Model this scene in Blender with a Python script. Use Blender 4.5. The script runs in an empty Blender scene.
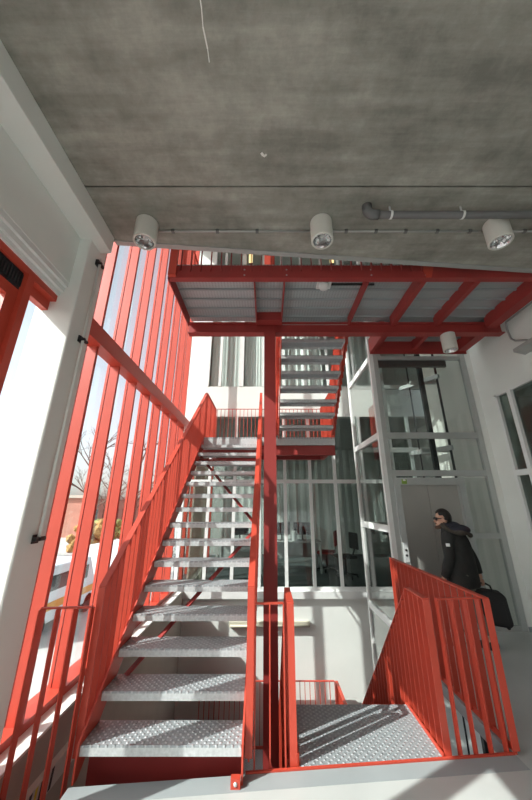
import bpy, bmesh, math, random
from mathutils import Vector, Matrix
random.seed(7)
D = bpy.data
SC = bpy.context.scene
COL = SC.collection
R = math.radians
V = Vector

# ------------------------------------------------------------------ materials
def nodes_of(m):
    m.use_nodes = True
    nt = m.node_tree
    return nt, nt.nodes, nt.links, nt.nodes['Principled BSDF']

def lin(r, g, b):
    f = lambda c: (c / 255 / 12.92) if c / 255 <= 0.04045 else ((c / 255 + 0.055) / 1.055) ** 2.4
    return (f(r), f(g), f(b), 1)

def mat(name, col, rough=0.5, metal=0.0, var=0.0, scale=8.0, bump=0.0, bscale=60.0, emit=None, es=0, spec=0.5, stretch=None):
    m = D.materials.new(name)
    nt, N, L, P = nodes_of(m)
    P.inputs['Base Color'].default_value = col
    P.inputs['Roughness'].default_value = rough
    P.inputs['Metallic'].default_value = metal
    P.inputs['Specular IOR Level'].default_value = spec
    tc = N.new('ShaderNodeTexCoord')
    src = tc.outputs['Object']
    if stretch:
        mp = N.new('ShaderNodeMapping')
        mp.inputs['Scale'].default_value = stretch
        L.new(src, mp.inputs['Vector'])
        src = mp.outputs['Vector']
    if var:
        n = N.new('ShaderNodeTexNoise')
        n.inputs['Scale'].default_value = scale
        n.inputs['Detail'].default_value = 6
        L.new(src, n.inputs['Vector'])
        cr = N.new('ShaderNodeValToRGB')
        cr.color_ramp.elements[0].position = 0.3
        cr.color_ramp.elements[1].position = 0.7
        c = V(col[:3])
        cr.color_ramp.elements[0].color = (*(c * (1 - var)), 1)
        cr.color_ramp.elements[1].color = (*(c * (1 + var)), 1)
        L.new(n.outputs['Fac'], cr.inputs['Fac'])
        L.new(cr.outputs['Color'], P.inputs['Base Color'])
    if bump:
        n2 = N.new('ShaderNodeTexNoise')
        n2.inputs['Scale'].default_value = bscale
        n2.inputs['Detail'].default_value = 4
        L.new(src, n2.inputs['Vector'])
        b = N.new('ShaderNodeBump')
        b.inputs['Strength'].default_value = bump
        b.inputs['Distance'].default_value = 0.01
        L.new(n2.outputs['Fac'], b.inputs['Height'])
        L.new(b.outputs['Normal'], P.inputs['Normal'])
    if emit:
        P.inputs['Emission Color'].default_value = emit
        P.inputs['Emission Strength'].default_value = es
    return m

M = {}
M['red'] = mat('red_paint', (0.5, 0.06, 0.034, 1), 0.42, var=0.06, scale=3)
M['red_dull'] = mat('dark_red_paint', (0.3, 0.034, 0.03, 1), 0.5, var=0.08, scale=3)  # darker red for beams, column, bracing and some bars
M['white'] = mat('white_paint', (0.725, 0.745, 0.715, 1), 0.6, var=0.03, scale=2)
M['frame_white'] = mat('white_frame', (0.72, 0.73, 0.72, 1), 0.4, var=0.02)
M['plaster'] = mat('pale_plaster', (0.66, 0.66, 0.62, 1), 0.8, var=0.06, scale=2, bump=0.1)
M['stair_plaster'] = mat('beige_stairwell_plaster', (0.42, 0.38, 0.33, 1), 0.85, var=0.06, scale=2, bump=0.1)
M['ledge'] = mat('ledge_white', (0.8, 0.79, 0.75, 1), 0.7, var=0.04, scale=4)
M['floor'] = mat('grey_epoxy_floor', (0.47, 0.49, 0.48, 1), 0.32, var=0.09, scale=1.3)
M['kerb'] = mat('grey_edge_band', (0.3, 0.33, 0.34, 1), 0.5, var=0.06, scale=3)
M['alu'] = mat('grey_aluminium', (0.42, 0.44, 0.43, 1), 0.4, metal=0.25, var=0.04)
M['door'] = mat('grey_lift_door', (0.4, 0.39, 0.365, 1), 0.42, metal=0.35, var=0.05, scale=2)
M['steel'] = mat('galvanised_steel', (0.56, 0.58, 0.585, 1), 0.5, metal=0.25, var=0.14, scale=40)
M['dark_steel'] = mat('dark_steel', (0.04, 0.045, 0.05, 1), 0.5, metal=0.4)
M['black'] = mat('black_plastic', (0.012, 0.012, 0.013, 1), 0.5)
M['pipe'] = mat('grey_pipe', (0.13, 0.13, 0.13, 1), 0.6, var=0.05)
M['lamp'] = mat('lamp_grey_white', (0.62, 0.61, 0.56, 1), 0.5)
M['reflector'] = mat('lamp_reflector', (0.6, 0.6, 0.6, 1), 0.12, metal=1.0)
M['trim_grey'] = mat('grey_edge_steel', (0.4, 0.41, 0.4, 1), 0.5, metal=0.3, var=0.05)
M['jacket'] = mat('dark_parka_cloth', (0.018, 0.018, 0.017, 1), 0.85, var=0.25, scale=14, bump=0.5, bscale=18)
M['hood'] = mat('navy_hood_lining', (0.022, 0.022, 0.032, 1), 0.9)
M['fur'] = mat('brown_fur_trim', (0.06, 0.05, 0.04, 1), 0.95, var=0.4, scale=60, bump=1.0, bscale=90)
M['trousers'] = mat('grey_beige_trousers', (0.16, 0.145, 0.12, 1), 0.85, var=0.1, scale=10)
M['skin'] = mat('skin', (0.48, 0.27, 0.19, 1), 0.5, var=0.05, scale=20)
M['hair'] = mat('black_hair', (0.012, 0.01, 0.009, 1), 0.6, bump=0.8, bscale=80)
M['beard'] = mat('brown_beard', (0.1, 0.055, 0.035, 1), 0.8, bump=0.6, bscale=90)
M['bag'] = mat('black_luggage_cloth', (0.01, 0.01, 0.011, 1), 0.75, bump=0.3, bscale=120)
M['office'] = mat('office_wall', (0.36, 0.38, 0.36, 1), 0.8, var=0.05, scale=1)
M['office_dark'] = mat('office_floor_well_shade', (0.07, 0.08, 0.08, 1), 0.5, var=0.08)  # office floor colour, also used to darken the lower stairwell
M['desk'] = mat('desk_grey', (0.4, 0.41, 0.4, 1), 0.5)
M['curtain'] = mat('pale_curtain', (0.5, 0.52, 0.5, 1), 0.9, var=0.08, scale=6, stretch=(6, 6, 0.2))
M['chair_red'] = mat('red_chair_cloth', (0.28, 0.02, 0.02, 1), 0.8)
M['beige'] = mat('beige_concrete', (0.44, 0.39, 0.33, 1), 0.8, var=0.06, scale=3)
M['cream'] = mat('cream_enamel', (0.5, 0.475, 0.385, 1), 0.5)
M['screen'] = mat('dark_screen', (0.02, 0.022, 0.025, 1), 0.2)
M['yellow'] = mat('yellow_tape', (0.7, 0.55, 0.03, 1), 0.5)
M['yellow_glow'] = mat('warm_lamp_glow', (0.8, 0.6, 0.25, 1), 0.5, emit=(1, 0.75, 0.35, 1), es=1.2)
M['sticker'] = mat('green_sticker', (0.25, 0.4, 0.06, 1), 0.5)
M['ground'] = mat('pale_paving', (0.42, 0.41, 0.4, 1), 0.9, var=0.1, scale=0.6)
M['bark'] = mat('bark', (0.13, 0.095, 0.075, 1), 0.9, var=0.2, scale=6)
M['hedge'] = mat('hedge_leaves', (0.16, 0.2, 0.06, 1), 0.9, var=0.5, scale=5, bump=1, bscale=9)
M['hedge_ochre'] = mat('ochre_leaves', (0.36, 0.22, 0.08, 1), 0.9, var=0.5, scale=5, bump=1, bscale=9)
M['brick'] = mat('far_brick', (0.42, 0.2, 0.15, 1), 0.9, var=0.12, scale=1)
M['van'] = mat('van_white', (0.75, 0.78, 0.82, 1), 0.3)
M['orange'] = mat('orange_stripe', (0.75, 0.33, 0.05, 1), 0.4)
M['rubber'] = mat('tyre_rubber', (0.02, 0.02, 0.02, 1), 0.8)

# glass: a thin pane, mostly clear with a Fresnel reflection
def glass_mat(name, tint, refl=1.0):
    m = D.materials.new(name)
    m.use_nodes = True
    nt = m.node_tree; N = nt.nodes; L = nt.links
    N.clear()
    out = N.new('ShaderNodeOutputMaterial')
    tr = N.new('ShaderNodeBsdfTransparent'); tr.inputs['Color'].default_value = tint
    gl = N.new('ShaderNodeBsdfGlossy'); gl.inputs['Roughness'].default_value = 0.01
    ge = N.new('ShaderNodeNewGeometry')
    dt = N.new('ShaderNodeVectorMath'); dt.operation = 'DOT_PRODUCT'
    L.new(ge.outputs['Incoming'], dt.inputs[0]); L.new(ge.outputs['Normal'], dt.inputs[1])
    ab = N.new('ShaderNodeMath'); ab.operation = 'ABSOLUTE'; L.new(dt.outputs['Value'], ab.inputs[0])
    om = N.new('ShaderNodeMath'); om.operation = 'SUBTRACT'; om.inputs[0].default_value = 1.0; L.new(ab.outputs[0], om.inputs[1])
    pw = N.new('ShaderNodeMath'); pw.operation = 'POWER'; pw.inputs[1].default_value = 5.0; L.new(om.outputs[0], pw.inputs[0])
    lw = N.new('ShaderNodeMath'); lw.operation = 'MULTIPLY_ADD'; lw.inputs[1].default_value = 0.96; lw.inputs[2].default_value = 0.04
    L.new(pw.outputs[0], lw.inputs[0])
    mu = N.new('ShaderNodeMath'); mu.operation = 'MULTIPLY'; mu.inputs[1].default_value = refl
    mu.use_clamp = True
    mx = N.new('ShaderNodeMixShader')
    L.new(lw.outputs[0], mu.inputs[0]); L.new(mu.outputs[0], mx.inputs['Fac'])
    L.new(tr.outputs[0], mx.inputs[1]); L.new(gl.outputs[0], mx.inputs[2])
    L.new(mx.outputs[0], out.inputs['Surface'])
    return m
M['glass'] = glass_mat('clear_glass', (0.93, 0.96, 0.95, 1), 1.0)
M['glass_green'] = glass_mat('greenish_lift_glass', (0.88, 0.9, 0.89, 1), 1.5)
M['glass_office'] = glass_mat('office_glass', (0.72, 0.77, 0.75, 1), 1.6)

# tread plate: galvanised sheet with rows of raised round studs
def tread_mat():
    m = D.materials.new('studded_galvanised_plate')
    nt, N, L, P = nodes_of(m)
    P.inputs['Metallic'].default_value = 0.3
    P.inputs['Roughness'].default_value = 0.42
    tc = N.new('ShaderNodeTexCoord')
    mp = N.new('ShaderNodeMapping')
    mp.inputs['Rotation'].default_value = (0, 0, R(45))
    L.new(tc.outputs['Object'], mp.inputs['Vector'])
    sx = N.new('ShaderNodeSeparateXYZ'); L.new(mp.outputs['Vector'], sx.inputs[0])
    outs = []
    for ax in ('X', 'Y'):
        a = N.new('ShaderNodeMath'); a.operation = 'MULTIPLY'; a.inputs[1].default_value = 2 * math.pi / 0.036
        L.new(sx.outputs[ax], a.inputs[0])
        b = N.new('ShaderNodeMath'); b.operation = 'SINE'; L.new(a.outputs[0], b.inputs[0])
        outs.append(b)
    mu = N.new('ShaderNodeMath'); mu.operation = 'ADD'
    L.new(outs[0].outputs[0], mu.inputs[0]); L.new(outs[1].outputs[0], mu.inputs[1])
    mr = N.new('ShaderNodeMapRange'); mr.inputs['From Min'].default_value = 0.5; mr.inputs['From Max'].default_value = 1.7
    L.new(mu.outputs[0], mr.inputs['Value'])
    n = N.new('ShaderNodeTexNoise'); n.inputs['Scale'].default_value = 30; n.inputs['Detail'].default_value = 5
    L.new(tc.outputs['Object'], n.inputs['Vector'])
    cr = N.new('ShaderNodeValToRGB')
    cr.color_ramp.elements[0].position = 0.3; cr.color_ramp.elements[0].color = (0.3, 0.33, 0.35, 1)
    cr.color_ramp.elements[1].position = 0.7; cr.color_ramp.elements[1].color = (0.42, 0.45, 0.47, 1)
    L.new(n.outputs['Fac'], cr.inputs['Fac'])
    mc = N.new('ShaderNodeMix'); mc.data_type = 'RGBA'
    L.new(mr.outputs[0], mc.inputs['Factor'])
    L.new(cr.outputs['Color'], mc.inputs[6])
    mc.inputs[7].default_value = (0.55, 0.58, 0.6, 1)
    L.new(mc.outputs[2], P.inputs['Base Color'])
    b = N.new('ShaderNodeBump'); b.inputs['Strength'].default_value = 0.9; b.inputs['Distance'].default_value = 0.006
    L.new(mr.outputs[0], b.inputs['Height']); L.new(b.outputs['Normal'], P.inputs['Normal'])
    return m
M['tread'] = tread_mat()

def deck_mat():
    m = D.materials.new('perforated_deck_sheet')
    nt, N, L, P = nodes_of(m)
    P.inputs['Metallic'].default_value = 0.35
    P.inputs['Roughness'].default_value = 0.5
    tc = N.new('ShaderNodeTexCoord')
    sx = N.new('ShaderNodeSeparateXYZ'); L.new(tc.outputs['Object'], sx.inputs[0])
    acc = None
    for ax, per in (('X', 0.04), ('Y', 0.03)):
        a = N.new('ShaderNodeMath'); a.operation = 'MULTIPLY'; a.inputs[1].default_value = 2 * math.pi / per
        L.new(sx.outputs[ax], a.inputs[0])
        b = N.new('ShaderNodeMath'); b.operation = 'SINE'; L.new(a.outputs[0], b.inputs[0])
        if acc is None: acc = b
        else:
            c = N.new('ShaderNodeMath'); c.operation = 'ADD'
            L.new(acc.outputs[0], c.inputs[0]); L.new(b.outputs[0], c.inputs[1]); acc = c
    mr = N.new('ShaderNodeMapRange'); mr.inputs['From Min'].default_value = 0.6; mr.inputs['From Max'].default_value = 1.6
    L.new(acc.outputs[0], mr.inputs['Value'])
    mc = N.new('ShaderNodeMix'); mc.data_type = 'RGBA'
    L.new(mr.outputs[0], mc.inputs['Factor'])
    mc.inputs[6].default_value = (0.44, 0.47, 0.48, 1); mc.inputs[7].default_value = (0.26, 0.28, 0.29, 1)
    L.new(mc.outputs[2], P.inputs['Base Color'])
    b = N.new('ShaderNodeBump'); b.inputs['Strength'].default_value = 0.6; b.inputs['Distance'].default_value = 0.004
    L.new(mr.outputs[0], b.inputs['Height']); L.new(b.outputs['Normal'], P.inputs['Normal'])
    return m
M['deck'] = deck_mat()

def concrete_mat():
    m = D.materials.new('raw_concrete_soffit')
    nt, N, L, P = nodes_of(m)
    P.inputs['Roughness'].default_value = 0.85
    tc = N.new('ShaderNodeTexCoord')
    def noise(scale, stretch, detail=8, lo=0.35, hi=0.65):
        mp = N.new('ShaderNodeMapping'); mp.inputs['Scale'].default_value = stretch
        L.new(tc.outputs['Object'], mp.inputs['Vector'])
        n = N.new('ShaderNodeTexNoise'); n.inputs['Scale'].default_value = scale; n.inputs['Detail'].default_value = detail
        n.inputs['Roughness'].default_value = 0.65
        L.new(mp.outputs['Vector'], n.inputs['Vector'])
        mr = N.new('ShaderNodeMapRange'); mr.inputs['From Min'].default_value = lo; mr.inputs['From Max'].default_value = hi
        L.new(n.outputs['Fac'], mr.inputs['Value'])
        return mr.outputs[0], n
    a, na = noise(1.2, (1, 1, 1), 9)
    b, nb = noise(2.2, (0.35, 3.2, 1), 6)      # casting bands across the slab
    c, nc = noise(9, (1, 1, 1), 6, 0.3, 0.75)
    s = N.new('ShaderNodeMath'); s.operation = 'MULTIPLY_ADD'
    L.new(a, s.inputs[0]); s.inputs[1].default_value = 0.42
    s2 = N.new('ShaderNodeMath'); s2.operation = 'MULTIPLY'; L.new(b, s2.inputs[0]); s2.inputs[1].default_value = 0.3
    L.new(s2.outputs[0], s.inputs[2])
    s3 = N.new('ShaderNodeMath'); s3.operation = 'MULTIPLY_ADD'; L.new(c, s3.inputs[0]); s3.inputs[1].default_value = 0.28
    L.new(s.outputs[0], s3.inputs[2])
    cr = N.new('ShaderNodeValToRGB')
    e = cr.color_ramp.elements
    e[0].position = 0.15; e[0].color = (0.17, 0.167, 0.145, 1)
    e[1].position = 0.85; e[1].color = (0.40, 0.39, 0.345, 1)
    x = e.new(0.5); x.color = (0.27, 0.265, 0.232, 1)
    L.new(s3.outputs[0], cr.inputs['Fac'])
    L.new(cr.outputs['Color'], P.inputs['Base Color'])
    bp = N.new('ShaderNodeBump'); bp.inputs['Strength'].default_value = 0.35; bp.inputs['Distance'].default_value = 0.02
    L.new(s3.outputs[0], bp.inputs['Height']); L.new(bp.outputs['Normal'], P.inputs['Normal'])
    return m
M['concrete'] = concrete_mat()

# ------------------------------------------------------------------ mesh helpers
class MB:
    def __init__(s): s.bm = bmesh.new()
    def box(s, x0, x1, y0, y1, z0, z1):
        a = [s.bm.verts.new(p) for p in ((x0,y0,z0),(x1,y0,z0),(x1,y1,z0),(x0,y1,z0),(x0,y0,z1),(x1,y0,z1),(x1,y1,z1),(x0,y1,z1))]
        for q in ((3,2,1,0),(4,5,6,7),(0,1,5,4),(1,2,6,5),(2,3,7,6),(3,0,4,7)): s.bm.faces.new([a[i] for i in q])
        return s
    def bar(s, p, q, w, h, up=(0,0,1)):
        p, q = V(p), V(q); d = (q - p).normalized(); up = V(up)
        side = d.cross(up)
        if side.length < 1e-5: side = d.cross(V((0,1,0)))
        side.normalize(); u = side.cross(d).normalized()
        a = []
        for c in (p, q):
            for (i, j) in ((-1,-1),(1,-1),(1,1),(-1,1)): a.append(s.bm.verts.new(c + side*(i*w/2) + u*(j*h/2)))
        for f in ((3,2,1,0),(4,5,6,7),(0,1,5,4),(1,2,6,5),(2,3,7,6),(3,0,4,7)): s.bm.faces.new([a[i] for i in f])
        return s
    def prism(s, pts, ext):                       # closed outline (3D points) pushed along ext
        ext = V(ext); n = len(pts)
        a = [s.bm.verts.new(V(p)) for p in pts]; b = [s.bm.verts.new(V(p) + ext) for p in pts]
        s.bm.faces.new(a[::-1]); s.bm.faces.new(b)
        for i in range(n): s.bm.faces.new((a[i], a[(i+1)%n], b[(i+1)%n], b[i]))
        return s
    def tube(s, pts, r, n=10, cap=True):
        pts = [V(p) for p in pts]; rings = []
        rr = r if isinstance(r, (list, tuple)) else [r]*len(pts)
        prev = None
        for i, p in enumerate(pts):
            d = (pts[min(i+1, len(pts)-1)] - pts[max(i-1, 0)]).normalized()
            if prev is None:
                u = d.cross(V((0,0,1)))
                if u.length < 1e-4: u = d.cross(V((0,1,0)))
            else:
                u = prev - d * prev.dot(d)
            u.normalize(); prev = u; w = d.cross(u)
            rings.append([s.bm.verts.new(p + (u*math.cos(2*math.pi*k/n) + w*math.sin(2*math.pi*k/n))*rr[i]) for k in range(n)])
        for i in range(len(rings)-1):
            for k in range(n): s.bm.faces.new((rings[i][k], rings[i][(k+1)%n], rings[i+1][(k+1)%n], rings[i+1][k]))
        if cap: s.bm.faces.new(rings[0][::-1]); s.bm.faces.new(rings[-1])
        return s
    def lathe(s, prof, c=(0,0,0), n=32, closed=False, open_=False):
        c = V(c); rings = []
        for r_, z in prof:
            rings.append([s.bm.verts.new(c + V((r_*math.cos(2*math.pi*k/n), r_*math.sin(2*math.pi*k/n), z))) for k in range(n)])
        for i in range(len(rings)-1):
            for k in range(n): s.bm.faces.new((rings[i][k], rings[i][(k+1)%n], rings[i+1][(k+1)%n], rings[i+1][k]))
        if closed:
            for k in range(n): s.bm.faces.new((rings[-1][k], rings[-1][(k+1)%n], rings[0][(k+1)%n], rings[0][k]))
        else:
            s.bm.faces.new(rings[-1])
            if not open_: s.bm.faces.new(rings[0][::-1])
        return s
    def ball(s, c, r, sub=2, sc=(1,1,1)):
        g = bmesh.ops.create_icosphere(s.bm, subdivisions=sub, radius=r)
        for v in g['verts']: v.co = V((v.co.x*sc[0], v.co.y*sc[1], v.co.z*sc[2])) + V(c)
        return s
    def build(s, name, m, parent=None, smooth=False, bevel=0.0):
        bmesh.ops.recalc_face_normals(s.bm, faces=s.bm.faces)
        me = D.meshes.new(name); s.bm.to_mesh(me); s.bm.free()
        for x in (m if isinstance(m, (list, tuple)) else [m]): me.materials.append(x)
        if smooth:
            for p in me.polygons: p.use_smooth = True
        o = D.objects.new(name, me); COL.objects.link(o)
        if parent is not None: o.parent = parent
        if bevel:
            b = o.modifiers.new('bevel', 'BEVEL'); b.width = bevel; b.segments = 2; b.limit_method = 'ANGLE'
        return o

def tag(o, label=None, cat=None, group=None, kind=None):
    if label: o['label'] = label
    if cat: o['category'] = cat
    if group: o['group'] = group
    if kind: o['kind'] = kind
    return o
def empty(name, label=None, cat=None, group=None, kind=None, loc=(0,0,0)):
    o = D.objects.new(name, None); COL.objects.link(o); o.location = loc; o.empty_display_size = 0.1
    return tag(o, label, cat, group, kind)
def struct(name, mb, m, bevel=0.0):
    o = mb.build(name, m, bevel=bevel); o['kind'] = 'structure'; return o
def rename_copy(o, parent, loc):
    c = o.copy(); COL.objects.link(c); c.parent = parent; c.location = loc; return c

# ------------------------------------------------------------------ constants of the place
XL = -1.96          # glass line of the left facade
LEDGE = -1.71       # inner edge of the ledge / left wall of the stairwell
EDGE = lambda x: 2.665 + 0.087 * x     # front edge of our floor and of the slab above
CZ = 4.28           # soffit
RIS, GO = 0.18, 0.2125
YB = 7.2            # inner face of the back wall
XR = 3.7

# ------------------------------------------------------------------ setting: floors, slabs, walls
def edge_plate(x0, x1, z0, z1, inset0=0.0, yback=None, inset1=0.0):
    b = MB()
    if yback is None:
        pts = [(x0, EDGE(x0)-inset1, z0), (x1, EDGE(x1)-inset1, z0), (x1, EDGE(x1)-inset0, z0), (x0, EDGE(x0)-inset0, z0)]
    else:
        pts = [(x0, yback, z0), (x1, yback, z0), (x1, EDGE(x1)-inset0, z0), (x0, EDGE(x0)-inset0, z0)]
    return b.prism(pts, (0, 0, z1-z0))
struct('floor', edge_plate(-1.225, XR, -0.22, 0, 0.125, -6.0), M['floor'])
struct('floor_left', MB().box(-2.1, -1.225, -6.0, 2.36, -0.22, 0), M['floor'])
struct('trim_1', edge_plate(-1.225, 1.735, -0.22, 0.001, 0.0, None, 0.125), M['kerb'])
# right hand floor beside the stairwell, running to the lift
f2 = MB()
f2.prism([(1.735, EDGE(1.735)-0.125, -0.08), (XR, EDGE(XR)-0.125, -0.08), (XR, 5.0, -0.08), (1.735, 5.0, -0.08)], (0,0,0.08))
struct('floor_side', f2, M['floor'])
struct('trim_2', MB().box(1.70, 1.735, 2.85, 5.0, -0.085, 0.012), M['kerb'])
struct('floor_lower', MB().box(-2.1, 4.2, -1.0, 7.2, -4.75, -4.5), M['office_dark'])  # dark colour puts the shade of the stairwell depth into the floor
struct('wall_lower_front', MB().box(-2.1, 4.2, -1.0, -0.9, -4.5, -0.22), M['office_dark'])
# slab above: two cast panels with an open joint
struct('ceiling', MB().box(-2.1, XR, -6.0, 1.905, CZ, CZ+0.22), M['concrete'])
struct('ceiling_edge', edge_plate(-2.1, XR, CZ, CZ+0.22, 0.02, 1.92), M['concrete'])
struct('trim_3', edge_plate(-1.6, XR, CZ-0.012, CZ+0.24, -0.012, None, 0.045), M['trim_grey'])
# drips of laitance and plaster left on the soffit
def drip(name, pts, w):
    b = MB()
    for i in range(len(pts)-1):
        b.bar((pts[i][0], pts[i][1], CZ-0.002), (pts[i+1][0], pts[i+1][1], CZ-0.002), w*random.uniform(0.6,1.3), 0.005)
    o = b.build(name, M['ledge']); o['kind'] = 'structure'
drip('ceiling_streak', [(-0.37,0.80),(-0.366,0.9),(-0.372,0.97),(-0.362,1.06),(-0.362,1.12)], 0.008)
drip('ceiling_stain', [(-0.045,1.64),(-0.03,1.66),(-0.015,1.665),(-0.005,1.65)], 0.02)
# left side: edge beam under the soffit, wall above the windows, stepped window head
struct('trim_4', MB().box(-1.80, -1.59, -6.0, 2.46, 4.08, CZ), M['white'], bevel=0.006)
struct('wall_left', MB().box(-2.1, -1.80, -6.0, 2.28, 3.56, CZ), M['white'])
hd = MB(); hd.box(-1.99, -1.805, -6.0, 2.28, 3.51, 3.56); hd.box(-1.99, -1.83, -6.0, 2.28, 3.46, 3.51); hd.box(-1.99, -1.855, -6.0, 2.28, 3.42, 3.46)
struct('trim_5', hd, M['frame_white'])
struct('wall_pillar', MB().box(-2.05, -1.70, 2.28, 2.56, 0.012, CZ-0.0), M['white'], bevel=0.012)
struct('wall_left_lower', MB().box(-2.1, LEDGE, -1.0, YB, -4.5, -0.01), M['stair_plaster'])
struct('trim_6', MB().box(-2.1, LEDGE+0.004, 2.55, YB, -0.01, 0.012), M['ledge'])
struct('wall_left_near', MB().box(-2.1, -1.86, -6.0, 2.28, 0.0, 0.10), M['white'])
# wall far behind the camera and right wall with its window openings
wf = MB(); wf.box(-2.1, -1.4, -6.2, -6.0, 0, CZ); wf.box(3.1, XR, -6.2, -6.0, 0, CZ); wf.box(-1.4, 3.1, -6.2, -6.0, 3.2, CZ)
struct('wall_front', wf, M['white'])
w7 = empty('window_fill', kind='structure')  # unseen glazing, added to let sky light fill in from behind
for x in (-1.4, -0.3, 0.8, 1.9, 3.02): MB().box(x, x+0.08, -6.15, -6.05, 0, 3.2).build('mullion', M['red'], w7)
MB().box(-1.4, 3.1, -6.105, -6.097, 0, 3.2).build('pane', M['glass'], w7)
struct('ground_front', MB().box(-2.4, 30, -80, -6.2, -0.4, -0.1), M['ground'])
wr = MB()
wr.box(XR, XR+0.2, 4.67, 5.2, -0.2, 9.0); wr.box(XR, XR+0.2, -6.0, 4.67, 3.33, 9.0); wr.box(XR, XR+0.2, -6.0, 4.67, -0.2, 0.08)
wr.box(XR, XR+0.2, -6.0, 1.0, 0.08, 3.33)
struct('wall_right', wr, M['white'])
struct('wall_right_return', MB().box(3.605, XR, 5.0, 5.2, -0.2, 9.0), M['white'])
struct('trim_7', MB().box(3.605, XR, 4.985, 5.0, 0.0, 0.06), M['kerb'])
struct('wall_shaft_right', MB().box(3.61, XR+0.2, 5.2, 6.62, -4.5, 9.0), M['plaster'])
# window in the right wall
w = empty('window_1', kind='structure')
MB().box(XR-0.015, XR+0.05, 4.33, 4.40, 0.08, 3.33).build('mullion', M['frame_white'], w)
MB().box(XR-0.01, XR+0.05, 4.62, 4.67, 0.08, 3.33).build('frame', M['frame_white'], w)
MB().box(XR-0.01, XR+0.05, 1.0, 4.67, 3.30, 3.33).build('frame', M['frame_white'], w)
MB().box(XR-0.008, XR+0.05, 1.0, 4.62, 2.06, 2.14).build('transom', M['frame_white'], w)
MB().box(XR-0.01, XR+0.05, 1.0, 4.67, 0.08, 0.14).build('frame', M['frame_white'], w)
MB().box(XR-0.012, XR+0.05, 2.6, 2.67, 0.08, 3.33).build('mullion', M['frame_white'], w)
for y0, y1 in ((4.40, 4.62), (2.67, 4.33), (1.0, 2.6)):
    for z0, z1 in ((0.14, 2.06), (2.14, 3.30)):
        MB().box(XR+0.03, XR+0.036, y0, y1, z0, z1).build('pane', M['glass_office'], w)
struct('wall_side_room', MB().box(5.6, 5.7, 0.5, 5.5, -0.1, 3.6), M['office'])
struct('floor_side_room', MB().box(XR+0.2, 5.7, 0.5, 5.5, -0.2, -0.1), M['office_dark'])
struct('ceiling_side_room', MB().box(XR+0.2, 5.7, 0.5, 5.5, 3.5, 3.6), M['office'])
struct('wall_side_room_far', MB().box(XR+0.2, 5.7, 5.2, 5.5, -0.1, 3.6), M['office'])
struct('wall_side_room_near', MB().box(XR+0.2, 5.7, 0.5, 0.6, -0.1, 3.6), M['office'])

# ------------------------------------------------------------------ back wall with the two office storeys
bw = MB()
bw.box(-2.1, 4.2, YB, YB+0.18, -4.5, -0.14)
bw.box(-1.5, 4.2, YB, YB+0.18, 3.70, 4.49)
bw.box(-2.1, -1.5, YB, YB+0.18, 2.9, 9.0)
bw.box(-1.5, 4.2, YB, YB+0.18, 8.9, 9.0)
struct('wall_back', bw, M['white'])
struct('trim_8', MB().box(-1.9, 3.4, YB-0.09, YB, -0.14, -0.012), M['frame_white'])
struct('wall_beige_pier', MB().box(-1.72, -1.40, YB+0.2, YB+0.5, 0, 2.9), M['beige'])
wb = empty('window_2', kind='structure')
xs = [-1.90, -1.315, -0.74, -0.165, 0.41, 0.99, 1.56, 2.2, 2.8, 3.4]
for x in xs: MB().box(x-0.034, x+0.034, YB-0.02, YB+0.06, 0.0, 2.9 if x < -1.5 else 3.70).build('mullion', M['frame_white'], wb)
MB().box(-1.93, 4.0, YB-0.006, YB+0.06, 2.12, 2.20).build('transom', M['frame_white'], wb)
MB().box(-1.93, 4.0, YB-0.012, YB+0.06, -0.012, 0.05).build('sill', M['frame_white'], wb)
for i in range(len(xs)-1):
    for z0, z1 in ((0.05, 2.12), (2.20, 3.70 if i else 2.9)):
        MB().box(xs[i]+0.03, xs[i+1]-0.03, YB+0.02, YB+0.026, z0, z1).build('pane', M['glass_office'], wb)
# dim red roller slats inside the upper lights
wu = empty('window_3', kind='structure')
xu = [(-1.50, 0.02), (-1.20, 0.035), (-0.66, 0.06), (-0.10, 0.03), (0.42, 0.03), (0.98, 0.03), (1.56, 0.03), (2.2, 0.03), (2.8, 0.03)]
for x, hw in xu: MB().box(x-hw, x+hw, YB-0.012, YB+0.06, 4.49, 8.9).build('mullion', M['frame_white'], wu)
for (xa, ha), (xb, hb_) in zip(xu[:-1], xu[1:]): MB().box(xa+ha, xb-hb_, YB+0.02, YB+0.026, 4.49, 8.9).build('pane', M['glass'], wu)
MB().box(-1.48, 2.8, YB-0.008, YB+0.06, 6.55, 6.62).build('transom', M['frame_white'], wu)
# office rooms
def room(tagname, z0, z1, mw, mf):
    struct('floor_'+tagname, MB().box(-2.1, 4.4, YB+0.06, 12.0, z0-0.2, z0-0.01), mf)
    struct('ceiling_'+tagname, MB().box(-2.1, 4.4, YB+0.18, 12.0, z1, z1+0.1), mw)
    struct('wall_'+tagname+'_back', MB().box(-2.1, 4.4, 12.0, 12.1, z0, z1), mw)
    struct('wall_'+tagname+'_right', MB().box(4.3, 4.4, YB+0.18, 12.0, z0, z1), mw)
room('office', 0.0, 3.72, M['office'], M['office_dark'])
room('upper_office', 4.5, 8.9, M['white'], M['office_dark'])
struct('wall_upper_office_left', MB().box(-2.1, -2.0, YB+0.18, 12.0, 4.5, 8.9), M['white'])
# street side windows of the office
wo = empty('window_4', kind='structure')
for k in range(6): MB().box(-2.1, -1.95, YB+0.7+k*0.85, YB+0.82+k*0.85, 0, 3.72).build('mullion', M['red'], wo)
MB().box(-2.03, -2.02, YB+0.2, 12.0, 0, 3.72).build('pane', M['glass'], wo)
struct('wall_sun_block', MB().box(-2.1, -1.9, 1.9, 2.62, CZ+0.22, 9.0), M['white'])  # unseen wall piece added to block sun from the lift door
struct('wall_void_shade', MB().box(3.0, 3.1, 1.0, 5.0, -4.5, -0.08), M['office_dark'])  # added dark backing, its colour stands in for shade in the void
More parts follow.
